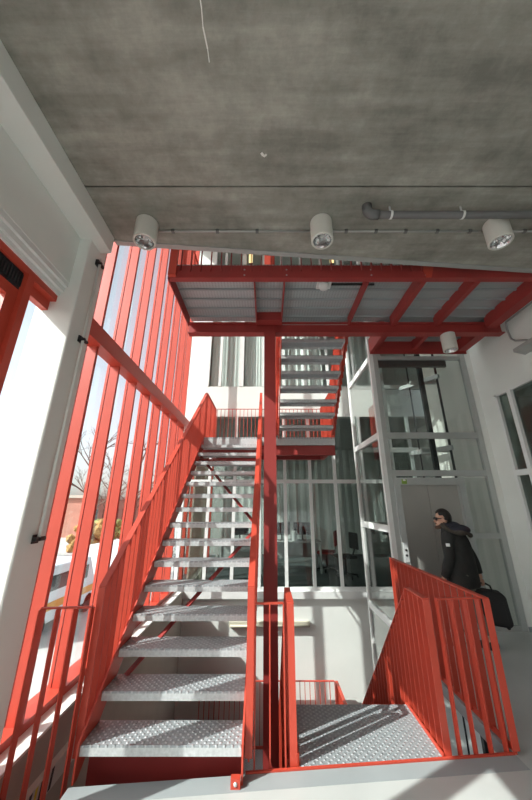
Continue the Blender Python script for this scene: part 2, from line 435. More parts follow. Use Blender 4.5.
# roof over the stair hall
struct('ceiling_roof', MB().box(-2.2, 4.2, 2.3, 12.1, 9.0, 9.15), M['white'])
struct('wall_upper_front', MB().box(-2.1, XR, 2.2, 2.3, CZ+0.22, 9.0), M['white'])  # unseen; carried down solid to keep sun off the right wall

# ------------------------------------------------------------------ left facade: fins, glass, red rail
fac = empty('window_5', kind='structure')
fin_y = [2.95 + 0.52*k for k in range(8)]
fm = MB().box(-1.955, -1.85, 0, 0.04, 0.05, 9.0); fin0 = fm.build('mullion', M['red'], fac); fin0.location = (0, fin_y[0], 0)
cm = MB().box(-1.995, -1.967, 0.0, 0.04, 0.05, 9.0); cap0 = cm.build('mullion_cap', M['red'], fac); cap0.location = (0, fin_y[0], 0)
for y in fin_y[1:]:
    rename_copy(fin0, fac, (0, y, 0)); rename_copy(cap0, fac, (0, y, 0))
ys = [2.56] + [y for y in fin_y] + [YB]
for i in range(len(ys)-1):
    a = ys[i] + (0.04 if i else 0.0); b = ys[i+1]
    if b - a > 0.05: MB().box(-1.965, -1.957, a, b, 0.05, 9.0).build('pane', M['glass'], fac)
MB().box(-2.03, -1.85, 2.56, YB, 0.012, 0.075).build('sill', M['red'], fac)
MB().box(-1.955, -1.80, 2.56, YB, 3.29, 3.485).build('transom_beam', M['red'], fac, bevel=0.004)
# windows nearer the camera, between the pillar and the wall behind us
near = empty('window_6', kind='structure')
MB().box(-2.03, -1.875, -6.0, 2.28, 3.36, 3.42).build('head', M['red'], near)
MB().box(-2.03, -1.87, -6.0, 2.28, 0.10, 0.17).build('sill', M['red'], near)
for k, y in enumerate((1.93, 0.85, -0.23, -1.31, -2.39, -3.47, -4.55)):
    MB().box(-1.955, -1.855, y, y+0.065, 0.17, 3.36).build('mullion', M['red'], near)
    MB().box(-1.995, -1.967, y, y+0.065, 0.17, 3.36).build('mullion_cap', M['red'], near)
    y1 = 2.28 if k == 0 else (1.93, 0.85, -0.23, -1.31, -2.39, -3.47)[k-1]
    MB().box(-1.965, -1.957, y+0.065, y1, 0.17, 3.36).build('pane', M['glass'], near)
MB().box(-1.99, -1.93, 2.0, 2.28, 3.27, 3.36).build('head_panel', M['red'], near)
sf = MB(); y0, y1 = 0.905, 1.93
sf.box(-1.95, -1.895, y1-0.09, y1, 0.17, 3.20); sf.box(-1.95, -1.895, y0, y0+0.09, 0.17, 3.20); sf.box(-1.95, -1.895, y0+0.09, y1-0.09, 3.11, 3.20); sf.box(-1.95, -1.895, y0+0.09, y1-0.09, 0.17, 0.26)
sf.build('sash_frame', M['red'], near)
gr = MB(); gr.box(-1.95, -1.90, y0, y1, 3.20, 3.36)
for k in range(40): gr.box(-1.90, -1.885, y0+0.01+k*0.0255, y0+0.022+k*0.0255, 3.225, 3.335)
gr.build('vent_grille', M['dark_steel'], near)

# ------------------------------------------------------------------ steel stair
STAIR = 'red steel stair parts'
tr_mesh = {}
def tread(parent, x0, x1, ynose, z, back):
    # folded plate: studded top, turned-down nose and rear lip; back = +1 when the flight climbs away from us
    key = (round(x1-x0, 3), back)
    if key not in tr_mesh:
        b = MB(); L_ = x1-x0; dp = 0.245*back
        b.box(0, L_, min(0, dp), max(0, dp), -0.012, 0.0)
        b.box(0, L_, *sorted((0, 0.012*back)), -0.055, -0.012)
        b.box(0, L_, *sorted((dp-0.012*back, dp)), -0.055, -0.012)
        b.box(0, 0.006, *sorted((0.012*back, dp-0.012*back)), -0.055, -0.012)
        b.box(L_-0.006, L_, *sorted((0.012*back, dp-0.012*back)), -0.055, -0.012)
        o = b.build('tread', [M['tread'], M['steel']], parent)
        for i_, p_ in enumerate(o.data.polygons): p_.material_index = 0 if i_ < 6 else 1  # nose and lips use paler steel, sunlit brightness put into the colour
        o.location = (x0, ynose, z); tr_mesh[key] = o.data
    else:
        o = D.objects.new('tread', tr_mesh[key]); COL.objects.link(o); o.parent = parent; o.location = (x0, ynose, z)
    return o

bar_cache = {}
def bars_along(parent, tops, bots, depth_dir, thick=0.010, depth=0.06, mname='red', name='baluster'):
    for t, bt in zip(tops, bots):
        t, bt = V(t), V(bt); h = round(t.z-bt.z, 3); key = (h, depth_dir, thick, depth, mname)
        if key not in bar_cache:
            b = MB()
            if depth_dir == 'x': b.box(-depth/2, depth/2, -thick/2, thick/2, 0, h)
            else: b.box(-thick/2, thick/2, -depth/2, depth/2, 0, h)
            bar_cache[key] = b.build(name, M[mname], parent); o = bar_cache[key]
        else:
            o = D.objects.new(name, bar_cache[key].data); COL.objects.link(o); o.parent = parent
        o.location = bt

def balustrade(name, label, pts, bottom, axis, step=0.092, w=0.05, thick=0.010, depth=0.05, group='red steel balustrades', skip_end=False):
    """pts: polyline of handrail tops; bottom(p) -> z of the bar foot; axis: direction of run ('x' or 'y')"""
    t = empty(name, label, 'railing', group, loc=pts[0][:2] + (bottom(pts[0]),))
    off = V(t.location)
    loc = lambda p: V(p) - off
    # handrail: one continuous flat bar following the polyline
    b = MB()
    hw = w/2; th = 0.010
    i = 0 if axis == 'x' else 1
    pr = [loc(p) for p in pts]
    outline = [(p.x, p.y, p.z) for p in pr] + [(p.x, p.y, p.z-th) for p in reversed(pr)]
    ext = V((0, w, 0)) if axis == 'x' else V((w, 0, 0))
    b.prism([V(q) - ext/2 for q in outline], ext)
    b.build('handrail', M['red'], t)
    # bars at even steps of run
    tops, bots = [], []
    total = sum(abs(pts[k+1][i]-pts[k][i]) for k in range(len(pts)-1))
    n = max(1, round(total/step)); sgn = 1 if pts[-1][i] > pts[0][i] else -1
    for k in range(n+1):
        c = pts[0][i] + sgn*total*k/n
        for j in range(len(pts)-1):
            a, e = pts[j], pts[j+1]
            lo, hi = sorted((a[i], e[i]))
            if lo-1e-6 <= c <= hi+1e-6:
                f = (c-a[i])/(e[i]-a[i]) if e[i] != a[i] else 0
                z = a[2] + (e[2]-a[2])*f; break
        p = (c, pts[0][1], z) if axis == 'x' else (pts[0][0], c, z)
        tops.append(loc((p[0], p[1], z-th))); bots.append(loc((p[0], p[1], bottom(p))))
    bars_along(t, tops, bots, 'y' if axis == 'x' else 'x', thick, depth)
    # foot flat joining the bars
    fb = MB(); bo = [loc((p[0], p[1], bottom(p))) for p in pts]
    ol = [(p.x, p.y, p.z+0.02) for p in bo] + [(p.x, p.y, p.z-0.02) for p in reversed(bo)]
    e2 = V((0, 0.012, 0)) if axis == 'x' else V((0.012, 0, 0))
    fb.prism([V(q)-e2/2 for q in ol], e2); fb.build('bottom_rail', M['red'], t)
    return t

# main flight: 15 treads up to the half landing
Y1 = 2.592
NOSE = lambda y: RIS + (RIS/GO)*(y - Y1)
SX0, SX1 = -1.205, -0.165
fl = empty('stair_flight', 'red steel stair flight with galvanised treads climbing from the foreground floor', 'staircase', loc=(0, 0, 0))
for k in range(15): tread(fl, SX0, SX1, Y1 + GO*k, RIS*(k+1), 1)
def stringer(parent, x, y0, y1, f, above=0.03, below=0.20, foot=None, w=0.012, name='stringer'):
    pts = [(x, y0, f(y0)+above), (x, y1, f(y1)+above), (x, y1, f(y1)-below), (x, y0, f(y0)-below)]
    if foot is not None:
        ycut = y0 + (foot - (f(y0)-below)) / ((f(y1)-f(y0))/(y1-y0))
        pts = [(x, y0, f(y0)+above), (x, y1, f(y1)+above), (x, y1, f(y1)-below), (x, ycut, foot), (x, y0, foot)]
    return MB().prism(pts, (w, 0, 0)).build(name, M['red'], parent)
stringer(fl, SX0-0.014, Y1-0.02, 5.77, NOSE, foot=0.0)
stringer(fl, SX1+0.002, Y1-0.02, 5.77, NOSE, foot=0.0)
MB().box(SX0, SX1, Y1+0.15, Y1+0.158, -0.2, RIS-0.02).build('riser_plate', M['red_dull'], fl)
fp = MB().box(SX1-0.06, SX1, Y1-0.05, Y1-0.012, 0.0, 0.05).build('foot_bracket', M['red'], fl)
MB().ball((SX1-0.03, Y1-0.052, 0.026), 0.012, 2, (1, 0.6, 1)).build('bolt', M['steel'], fp)
# zigzag wind bracing in the plane under the treads
und = lambda y: NOSE(y) - 0.20
br = lambda a, b: MB().bar((a[0], a[1], und(a[1])), (b[0], b[1], und(b[1])), 0.05, 0.012).build('brace', M['red_dull'], fl)
br((SX0, 5.55), (SX1, 4.30)); br((SX1, 4.20), (SX0, 2.95))
for y in (4.26, 5.45): MB().bar((SX0, y, und(y)), (SX1, y, und(y)), 0.05, 0.03).build('cross_tie', M['red_dull'], fl)

# balustrades of the main flight
RAIL = lambda y: 1.066 + (RIS/GO)*(y - 2.66)
XLB = SX0-0.048
balustrade('stair_balustrade', 'sloped red balustrade on the left of the main flight, nearest the glazed facade',
           [(XLB, 2.66, RAIL(2.66)), (XLB, 5.96, RAIL(5.96)), (XLB, 7.12, RAIL(5.96))],
           lambda p: (NOSE(p[1])-0.16 if p[1] < 5.8 else NOSE(5.8)-0.16), 'y')
XRB = SX1+0.044
balustrade('stair_balustrade', 'sloped red balustrade on the right of the main flight, just left of the column',
           [(XRB, 2.66, RAIL(2.66)), (XRB, 5.762, RAIL(5.762)), (XRB, 5.776, RAIL(5.776)), (XRB, 5.96, RAIL(5.96))],
           lambda p: (NOSE(p[1])-0.16 if p[1] < 5.77 else RIS*16+0.025), 'y')

# half landing
LZ = RIS*16; LY0, LY1 = 5.775, 7.12
FX0, FX1 = 0.235, 1.235
ld = empty('stair_landing', 'half landing of studded plate on red beams at the head of the main flight', 'landing', loc=(0, 0, 0))
MB().box(SX0-0.02, 1.30, LY0, LY1, LZ-0.03, LZ).build('deck_plate', M['tread'], ld)
MB().box(SX0-0.02, 1.30, LY0, LY0+0.02, LZ-0.15, LZ-0.03).build('nosing', M['steel'], ld)
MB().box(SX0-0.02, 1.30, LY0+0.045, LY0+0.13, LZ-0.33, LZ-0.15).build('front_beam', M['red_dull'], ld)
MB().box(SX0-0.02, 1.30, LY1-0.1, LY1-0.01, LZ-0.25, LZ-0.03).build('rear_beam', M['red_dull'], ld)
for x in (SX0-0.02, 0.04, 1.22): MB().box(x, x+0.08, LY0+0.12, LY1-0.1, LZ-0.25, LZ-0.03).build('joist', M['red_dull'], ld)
balustrade('landing_railing', 'thin barred railing along the back edge of the half landing',
           [(SX0, LY1-0.03, 3.86), (1.29, LY1-0.03, 3.86)], lambda p: LZ+0.02, 'x', depth=0.03, w=0.03)
balustrade('landing_railing', 'red railing closing the right end of the half landing beside the lift',
           [(1.30, LY1-0.06, 3.86), (1.30, LY0+0.1, 3.86)], lambda p: LZ+0.02, 'y')

# upper flight, climbing back towards us
f2n = lambda y: LZ + RIS - (RIS/GO)*(y - LY0)
up = empty('stair_flight', 'upper stair flight seen from below, climbing from half landing to the walkway', 'staircase', loc=(0, 0, 0))
for k in range(8): tread(up, FX0, FX1, LY0 - GO*k, LZ + RIS*(k+1), -1)
for x in (FX0-0.014, FX1+0.002):
    MB().prism([(x, LY0+0.004, f2n(LY0)+0.03-RIS), (x, 4.13, f2n(4.13)+0.03), (x, 4.13, f2n(4.13)-0.20), (x, LY0+0.004, f2n(LY0)-0.22)], (0.012, 0, 0)).build('stringer', M['red'], up)
rail2 = lambda y: f2n(y) + 0.88
for x, lb in ((FX0-0.048, 'sloped balustrade on the column side of the upper flight'), (FX1+0.048, 'sloped balustrade on the lift side of the upper flight, partly in sun')):
    balustrade('stair_balustrade', lb, [(x, 5.75, rail2(5.75)), (x, 4.17, rail2(4.17))], lambda p: f2n(p[1])-0.16, 'y')

# plate at floor level and the flight going down
DX0, DX1 = 0.225, 1.215
DY = 3.385; DG = 0.195
dn = empty('stair_flight', 'descending flight with wide studded top plate at the floor edge', 'staircase', loc=(0, 0, 0))
MB().prism([(DX0, EDGE(DX0)+0.022, -0.012), (DX1, EDGE(DX1)+0.022, -0.012), (DX1, DY, -0.012), (DX0, DY, -0.012)], (0,0,0.014)).build('deck_plate', M['tread'], dn)
MB().box(DX0, DX1, DY-0.012, DY, -0.055, -0.012).build('nosing', M['steel'], dn)
for k in range(12): tread(dn, DX0, DX1, DY + DG*(k+1) + 0.02, -RIS*(k+1), -1)
f3n = lambda y: -(RIS/DG)*(y - DY)
for x in (DX0-0.014, DX1+0.002):
    MB().prism([(x, 2.80, 0.02), (x, DY, 0.02), (x, 5.75, f3n(5.75)+0.02), (x, 5.75, f3n(5.75)-0.22), (x, DY-0.05, -0.22), (x, 2.80, -0.22)], (0.012, 0, 0)).build('stringer', M['red'], dn)
DZ = -RIS*13; DYE = DY + DG*13
def railD(x, lb):
    y0 = EDGE(x)+0.035
    yk = 3.143
    balustrade('stair_balustrade', lb, [(x, y0, 0.95), (x, yk, 0.95), (x, 5.6, 0.95-(RIS/DG)*(5.6-yk))],
               lambda p: (-0.16 if p[1] < DY else f3n(p[1])-0.16), 'y')
railD(DX0-0.046, 'descending balustrade on the left of the studded plate, next to the column')
railD(DX1+0.046, 'descending balustrade on the right of the studded plate, inner of two')
# lower half landing
ll = empty('stair_landing', 'lower half landing deep in the stairwell', 'landing', loc=(0, 0, 0))
MB().box(-1.25, 1.25, DYE+0.02, 7.0, DZ-0.03, DZ).build('deck_plate', M['tread'], ll)
MB().box(-1.25, 1.25, DYE+0.05, DYE+0.14, DZ-0.25, DZ-0.03).build('front_beam', M['red_dull'], ll)
for x in (-1.25, 1.17): MB().box(x, x+0.08, DYE+0.14, 7.0, DZ-0.25, DZ-0.03).build('joist', M['red_dull'], ll)
balustrade('landing_railing', 'railing of the lower half landing seen beyond the studded plate',
           [(-1.22, 6.95, DZ+0.95), (1.235, 6.95, DZ+0.95)], lambda p: DZ+0.02, 'x', depth=0.03, w=0.04)
balustrade('landing_railing', 'short end railing of the lower half landing beneath the lift',
           [(1.27, 6.95, DZ+0.95), (1.27, 6.0, DZ+0.95)], lambda p: DZ+0.02, 'y')
lf = empty('stair_flight', 'lowest flight, dim beneath the main flight', 'staircase', loc=(0, 0, 0))
for k in range(10): tread(lf, SX0, SX1, DYE - GO*k, DZ - RIS*(k+1), -1) if False else tread(lf, SX0, SX1, DYE - GO*(10-k) , DZ - RIS*(11-k), 1)
f4 = lambda y: DZ + (RIS/GO)*(y - DYE)
stringer(lf, SX0-0.014, 3.7, DYE+0.01, f4); stringer(lf, SX1+0.002, 3.7, DYE+0.01, f4)

# floor edge railings and the lip at the floor edge
lip = MB().prism([(-0.14, EDGE(-0.14)+0.002, -0.24), (1.735, EDGE(1.735)+0.002, -0.24), (1.735, EDGE(1.735)+0.018, -0.24), (-0.14, EDGE(-0.14)+0.018, -0.24)], (0,0,0.25)).build('edge_angle', M['red'])
tag(lip, 'red steel angle along the front edge of the stairwell', 'steel edging')
def edge_rail(lb, xa, xb, n, z=0.945, thick=0.010, depth=0.05, dy=0.045, hw=0.022, foot=-0.06):
    t = empty('edge_railing', lb, 'railing', 'short railings at the floor edge', loc=(xa, EDGE(xa)+dy, 0))
    ya, yb = 0.0, EDGE(xb)-EDGE(xa)
    MB().bar((0, ya, z-0.006), (xb-xa, yb, z-0.006), hw, 0.012).build('handrail', M['red'], t)
    tops = []; bots = []
    for k in range(n):
        f = k/(n-1); tops.append(V(((xb-xa)*f, yb*f, z-0.012))); bots.append(V(((xb-xa)*f, yb*f, foot)))
    bars_along(t, tops, bots, 'y', thick, depth)
    MB().bar((-0.05 if foot < -0.1 else 0, ya+0.01, foot), (xb-xa+(0.06 if foot < -0.1 else 0), yb+0.01, foot), 0.012, 0.04).build('bottom_rail', M['red'], t)
    return t
edge_rail('short red railing between the facade ledge and the main flight', -1.64, -1.285, 4, foot=-0.2, dy=0.07)
edge_rail('small thin railing in front of the column', -0.085, 0.125, 3, thick=0.01, depth=0.03)
edge_rail('short red railing at right end of the stairwell edge, before the outer balustrade', 1.355, 1.70, 4)
balustrade('floor_balustrade', 'long red balustrade along the right hand floor, where the man passes',
           [(1.731, EDGE(1.731)-0.02, 0.955), (1.731, 4.74, 0.955)], lambda p: 0.035, 'y', step=0.112)

# column
cl = empty('steel_column', 'tall red steel column between the flights, carrying the walkway', 'column', loc=(0.04, 4.03, -4.5))
c = MB(); c.box(-0.08, 0.08, -0.08, -0.067, 0, 8.598); c.box(-0.08, 0.08, 0.067, 0.08, 0, 8.598); c.box(-0.005, 0.005, -0.067, 0.067, 0, 8.598)
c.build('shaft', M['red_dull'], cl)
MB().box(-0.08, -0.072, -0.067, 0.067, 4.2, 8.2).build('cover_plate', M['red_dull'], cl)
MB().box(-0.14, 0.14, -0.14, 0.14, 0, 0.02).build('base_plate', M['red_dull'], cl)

cu_ = empty('upper_column', 'upper length of the red column rising from the walkway deck', 'column', loc=(0.04, 3.9, 4.42))
c = MB(); c.box(-0.08, 0.08, -0.08, -0.067, 0, 4.58); c.box(-0.08, 0.08, 0.067, 0.08, 0, 4.58); c.box(-0.005, 0.005, -0.067, 0.067, 0, 4.58)
c.build('shaft', M['red'], cu_); MB().box(-0.13, 0.13, -0.11, 0.11, 0, 0.015).build('base_plate', M['red'], cu_)
# ------------------------------------------------------------------ walkway above
wk = empty('walkway', 'red beamed walkway with ribbed metal deck crossing overhead', 'walkway', loc=(0, 0, 0))
DK0, DK1 = 4.36, 4.42
def ibeam(parent, name, p0, p1, w, h, m='red', tf=0.014, tw=0.01):
    b = MB(); p0, p1 = V(p0), V(p1)
    for dz, hh, ww in ((-h/2+tf/2, tf, w), (h/2-tf/2, tf, w), (0, h-2*tf, tw)):
        b.bar(p0+V((0,0,dz)), p1+V((0,0,dz)), ww, hh)
    return b.build(name, M[m], parent)
# front beam: channel with its web to us
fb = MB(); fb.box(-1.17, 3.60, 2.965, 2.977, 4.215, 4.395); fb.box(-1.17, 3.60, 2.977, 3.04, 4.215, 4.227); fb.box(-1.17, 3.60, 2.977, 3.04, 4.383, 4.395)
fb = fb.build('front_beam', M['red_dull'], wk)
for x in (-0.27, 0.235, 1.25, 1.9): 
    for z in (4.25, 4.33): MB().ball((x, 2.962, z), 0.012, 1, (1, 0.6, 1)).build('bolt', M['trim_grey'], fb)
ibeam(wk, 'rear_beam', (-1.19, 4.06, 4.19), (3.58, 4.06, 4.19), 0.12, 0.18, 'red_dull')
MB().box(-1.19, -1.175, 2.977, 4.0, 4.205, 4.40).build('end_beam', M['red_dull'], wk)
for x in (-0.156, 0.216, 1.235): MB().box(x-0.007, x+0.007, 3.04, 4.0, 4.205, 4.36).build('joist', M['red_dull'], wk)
for x in (1.90, 2.56):
    for ya, yb_ in ((3.04, 3.99), (4.125, 4.72)): MB().box(x-0.033, x+0.033, ya, yb_, 4.205, 4.36).build('joist', M['red_dull'], wk)
for ya, yb_ in ((3.04, 3.99), (4.125, 4.72)): MB().box(3.30, 3.45, ya, yb_, 4.17, 4.36).build('edge_joist', M['red_dull'], wk)
MB().box(1.78, 3.45, 4.72, 4.735, 4.12, 4.40).build('lift_side_beam', M['red_dull'], wk)
MB().box(1.78, 1.84, 4.13, 4.72, 4.14, 4.40).build('end_beam', M['red_dull'], wk)
for x0, x1, y1 in ((-1.175, -0.163, 4.1), (-0.149, 0.209, 4.1), (0.223, 1.228, 4.1), (1.242, 1.86, 4.1), (1.86, 2.56, 4.72), (2.56, 3.60, 4.72)):
    MB().box(x0, x1, 2.977, y1, DK0, DK1).build('deck_panel', M['deck'], wk)
    y = 3.14
    while y < y1-0.1:
        MB().box(x0+0.01, x1-0.01, y-0.012, y+0.012, DK0-0.022, DK0).build('deck_rib', M['kerb'], wk); y += 0.205
MB().box(-0.149, 0.209, 3.86, 3.99, 4.22, 4.36).build('column_head_plate', M['red_dull'], wk)
# corner bracket
MB().prism([(1.86, 2.955, 4.40), (2.02, 2.955, 4.40), (1.96, 2.955, 4.215), (1.90, 2.955, 4.215)], (0, 0.012, 0)).build('gusset', M['red'], wk)
wr_ = empty('walkway_railing', 'comb-like barred railing standing on the front of the walkway overhead', 'railing', loc=(-1.15, 2.93, 4.26))
MB().box(0, 3.06, -0.02, 0.02, 1.18, 1.195).build('handrail', M['red'], wr_)
n = 25
bars_along(wr_, [V((0.12+ (3.0-0.12)*k/(n-1), 0, 1.18)) for k in range(n)], [V((0.12+(3.0-0.12)*k/(n-1), 0, 0.03)) for k in range(n)], 'y', 0.010, 0.03, 'red_dull')
MB().box(-0.015, 0.075, -0.03, 0.012, -0.055, 1.18).build('corner_post', M['red'], wr_)
balustrade('walkway_railing', 'sunlit red railing at the facade end of the walkway',
           [(-1.165, 3.0, 5.455), (-1.165, 4.08, 5.455)], lambda p: 4.44, 'y')
# smoke detector on its plate
sd = empty('smoke_detector', 'white square plate with round detector under the walkway deck', 'detector', loc=(0.735, 3.24, 4.332)); sd.scale = (1.3, 1.5, 1)
MB().box(-0.07, 0.07, -0.05, 0.05, 0.0, 0.025).build('mounting_plate', M['frame_white'], sd)
MB().lathe([(0.02,-0.045),(0.045,-0.04),(0.05,-0.012),(0.05,0.0)], n=24).build('sensor_head', M['frame_white'], sd, True)
MB().box(0.07, 0.5, -0.008, 0.008, 0.005, 0.02).build('cable', M['black'], sd)

# ------------------------------------------------------------------ downlights, conduit, drain pipe
def downlight(label, x, y, ztop, hgt=0.24, r=0.105):
    t = empty('downlight', label, 'ceiling lamp', 'cylindrical ceiling downlights', loc=(x, y, ztop-hgt))
    n = 32
    MB().lathe([(r-0.018, 0.0), (r-0.004, 0.0), (r, 0.006), (r, hgt-0.004), (r-0.006, hgt), (r-0.05, hgt), (r-0.05, 0.12), (r-0.018, 0.02)], n=n, closed=True).build('housing', M['lamp'], t)
    MB().lathe([(r-0.017, 0.004), (r-0.03, 0.03), (r-0.05, 0.075), (0.03, 0.09), (0.012, 0.092)], n=n, open_=True).build('reflector', M['reflector'], t, True)
    b = MB(); b.tube([(0,0,0.03),(0,0,0.09)], [0.018, 0.024], 14); b.build('bulb', M['frame_white'], t, True)
    lv = MB()
    for a in (0, 1): 
        s, c_ = math.sin(a*math.pi/2+0.5), math.cos(a*math.pi/2+0.5)
        lv.bar((-c_*(r-0.03), -s*(r-0.03), 0.025), (c_*(r-0.03), s*(r-0.03), 0.025), 0.003, 0.012)
    lv.build('louvre', M['steel'], t)
    return t
downlight('cylindrical downlight on the concrete soffit nearest the glazed facade', -1.18, 2.28, CZ)
downlight('cylindrical downlight on the concrete soffit above the walkway centre', 0.53, 2.27, CZ)
downlight('cylindrical downlight on the concrete soffit nearest the white right wall', 2.25, 2.28, CZ)
downlight('smaller downlight hung under the walkway before the lift', 2.74, 4.06, 4.098, 0.27, 0.10)
cd = empty('cable_conduit', 'thin conduit clipped across the soffit behind the downlights', 'conduit', loc=(0, 2.36, CZ))
MB().tube([(-1.09, 0, -0.014), (0.43, 0, -0.014)], 0.010, 8).build('tube', M['trim_grey'], cd, True)
MB().tube([(0.65, 0, -0.014), (2.16, 0, -0.014)], 0.010, 8).build('tube', M['trim_grey'], cd, True)
MB().tube([(2.38, 0, -0.014), (3.68, 0, -0.014)], 0.010, 8).build('tube', M['trim_grey'], cd, True)
for x in (-0.95,-0.5,-0.1,0.8,1.1,1.4,1.72,2.05,2.6,2.95): MB().box(x-0.015, x+0.015, -0.016, 0.016, -0.028, 0).build('clip', M['pipe'], cd)
dp = empty('drain_pipe', 'dark grey pipe running along the soffit into the right wall', 'pipe', loc=(0.93, 2.1, CZ))
MB().tube([(0,0,0), (0,0,-0.06), (0.015,0,-0.085), (0.04,0,-0.10), (0.10,0,-0.105)], [0.045,0.045,0.045,0.045,0.042], 16).build('elbow', M['pipe'], dp, True)
MB().tube([(0.08,0,-0.105), (2.76,0,-0.105)], 0.033, 16).build('tube', M['pipe'], dp, True)
for x in (0.20, 0.86, 1.75): MB().tube([(x,0,-0.105), (x+0.02,0,-0.105)], 0.037, 16).build('clamp', M['frame_white'], dp, True)
for x in (0.20, 0.86, 1.75): MB().box(x+0.004, x+0.016, -0.006, 0.006, -0.06, 0).build('hanger', M['steel'], dp)

# guide cable on the pillar with three black brackets
gc = empty('pillar_guide', 'pale guide rod held by black brackets on the white pillar', 'guide rod', loc=(-1.70, 2.44, 0))
MB().tube([(0.03, 0, 1.42), (0.03, 0, 3.98)], 0.012, 10).build('rod', M['white'], gc, True)
for z in (1.415, 3.07, 3.93):
    b = MB(); b.box(0.0, 0.012, -0.03, 0.03, z-0.03, z+0.03); b.bar((0.005, 0, z), (0.05, 0, z), 0.022, 0.022); b.tube([(0.03, -0.045, z), (0.03, 0.06, z)], 0.016, 10)
    b.build('bracket', M['black'], gc)

# conduit and grey fitting high on the right wall
fx = empty('wall_floodlight', 'grey wedge shaped fitting on its conduit high on the right wall', 'wall light', loc=(XR, 3.75, 3.75))
MB().tube([(-0.02, -1.2, 0.56), (-0.02, 0.30, 0.56), (-0.02, 0.32, 0.45), (-0.02, 0.30, 0.27), (-0.02, 0.24, 0.2), (-0.02, 0.08, 0.12), (-0.02, 0.0, 0.06)], 0.014, 8).build('conduit', M['trim_grey'], fx, True)
MB().prism([(-0.002, 0.16, -0.02), (-0.12, 0.18, -0.06), (-0.16, -0.35, -0.10), (-0.16, -0.35, 0.02), (-0.10, 0.16, 0.05), (-0.002, 0.14, 0.08)], (0, 0.001, 0)) if False else None
MB().prism([(-0.002, 0.17, -0.07), (-0.16, 0.17, -0.03), (-0.16, 0.17, 0.02), (-0.002, 0.17, 0.06)], (0, -0.55, 0)).build('housing', M['trim_grey'], fx, bevel=0.005)

# ------------------------------------------------------------------ lift
lt = empty('lift_shaft', 'glazed grey framed lift shaft beside the stairwell', 'lift', loc=(0, 0, 0))
LX0, LX1, LYF, LYB = 1.86, 3.60, 5.0, 6.55
def post(x0, x1, y0, y1, z0=-4.5, z1=9.0, m='alu'): return MB().box(x0, x1, y0, y1, z0, z1).build('post', M[m], lt)
post(LX0, LX0+0.07, LYF, LYF+0.07, -4.5, 9.0, 'frame_white'); post(LX0+0.07, LX0+0.15, LYF+0.005, LYF+0.075, 0, 9.0); post(LX1-0.08, LX1, LYF+0.005, LYF+0.075, 0, 9.0)
post(LX0, LX0+0.07, LYB-0.07, LYB, -4.5, 9.0, 'frame_white'); post(LX1-0.08, LX1, LYB-0.07, LYB)
post(2.62, 2.68, LYB-0.06, LYB)
for z in (-1.5, -0.06, 1.30, 2.76, 4.20, 5.7):
    MB().box(LX0+0.005, LX0+0.06, LYF+0.07, LYB-0.07, z-0.05, z+0.05).build('crossbar', M['frame_white'], lt)
    if z > 0: MB().box(LX0+0.07, LX1-0.08, LYB-0.065, LYB-0.005, z-0.05, z+0.05).build('crossbar', M['alu'], lt)
for z0, z1 in ((2.70, 2.80), (2.09, 2.18), (4.16, 4.22)):
    MB().box(LX0+0.15, LX1-0.08, LYF+0.01, LYF+0.07, z0, z1).build('crossbar', M['alu'], lt)
MB().box(LX0+0.15, LX1-0.3, LYF+0.10, LYF+0.16, 4.06, 4.20).build('header_panel', M['pipe'], lt)
zs = [-4.5, -1.5, -0.06, 1.30, 2.76, 4.20, 5.7, 9.0]
for a, b in zip(zs[:-1], zs[1:]):
    MB().box(LX0+0.03, LX0+0.038, LYF+0.07, LYB-0.07, a+0.05, b-0.05).build('pane', M['glass_green'], lt)
    if a > -0.1: MB().box(LX0+0.07, LX1-0.08, LYB-0.035, LYB-0.027, a+0.05, b-0.05).build('pane', M['glass_green'], lt)
for z0, z1 in ((2.18, 2.70), (2.80, 4.16), (4.5, 8.9)):
    MB().box(LX0+0.15, LX1-0.08, LYF+0.03, LYF+0.038, z0, z1).build('pane', M['glass_green'], lt)
# door
DX_0, DX_1 = 2.10, 3.03
fr = MB(); fr.box(LX0+0.15, DX_0, LYF-0.02, LYF+0.12, 0, 2.06); fr.box(DX_1, DX_1+0.09, LYF-0.02, LYF+0.12, 0, 2.06); fr.box(DX_0, DX_1, LYF-0.02, LYF+0.12, 1.95, 2.06)
dfm = fr.build('door_frame', M['alu'], lt)
for x0, x1 in ((DX_0, 2.555), (2.562, DX_1)): MB().box(x0, x1, LYF+0.055, LYF+0.085, 0.01, 1.95).build('door_panel', M['door'], lt)
cp = MB().box(2.02, 2.085, LYF-0.03, LYF-0.02, 0.86, 1.12).build('call_panel', M['steel'], lt)
MB().tube([(2.052, LYF-0.036, 0.95), (2.052, LYF-0.03, 0.95)], 0.016, 14).build('button', M['black'], cp)
MB().tube([(2.052, LYF-0.036, 1.02), (2.052, LYF-0.03, 1.02)], 0.016, 14).build('button', M['black'], cp)
st = MB().box(2.13, 2.21, LYF-0.024, LYF-0.0205, 1.965, 2.035).build('sticker', M['sticker'], lt)
MB().box(2.15, 2.19, LYF-0.026, LYF-0.024, 2.012, 2.032).build('sticker_panel', M['frame_white'], st)
MB().box(DX_1+0.09, LX1-0.08, LYF+0.03, LYF+0.038, 0.06, 2.06).build('pane', M['glass_green'], lt)
MB().box(DX_1+0.09, LX1-0.08, LYF+0.01, LYF+0.07, 0, 0.06).build('crossbar', M['alu'], lt)
MB().box(DX_1+0.09, LX1-0.08, LYF+0.012, LYF+0.07, 1.17, 1.25).build('crossbar', M['alu'], lt)
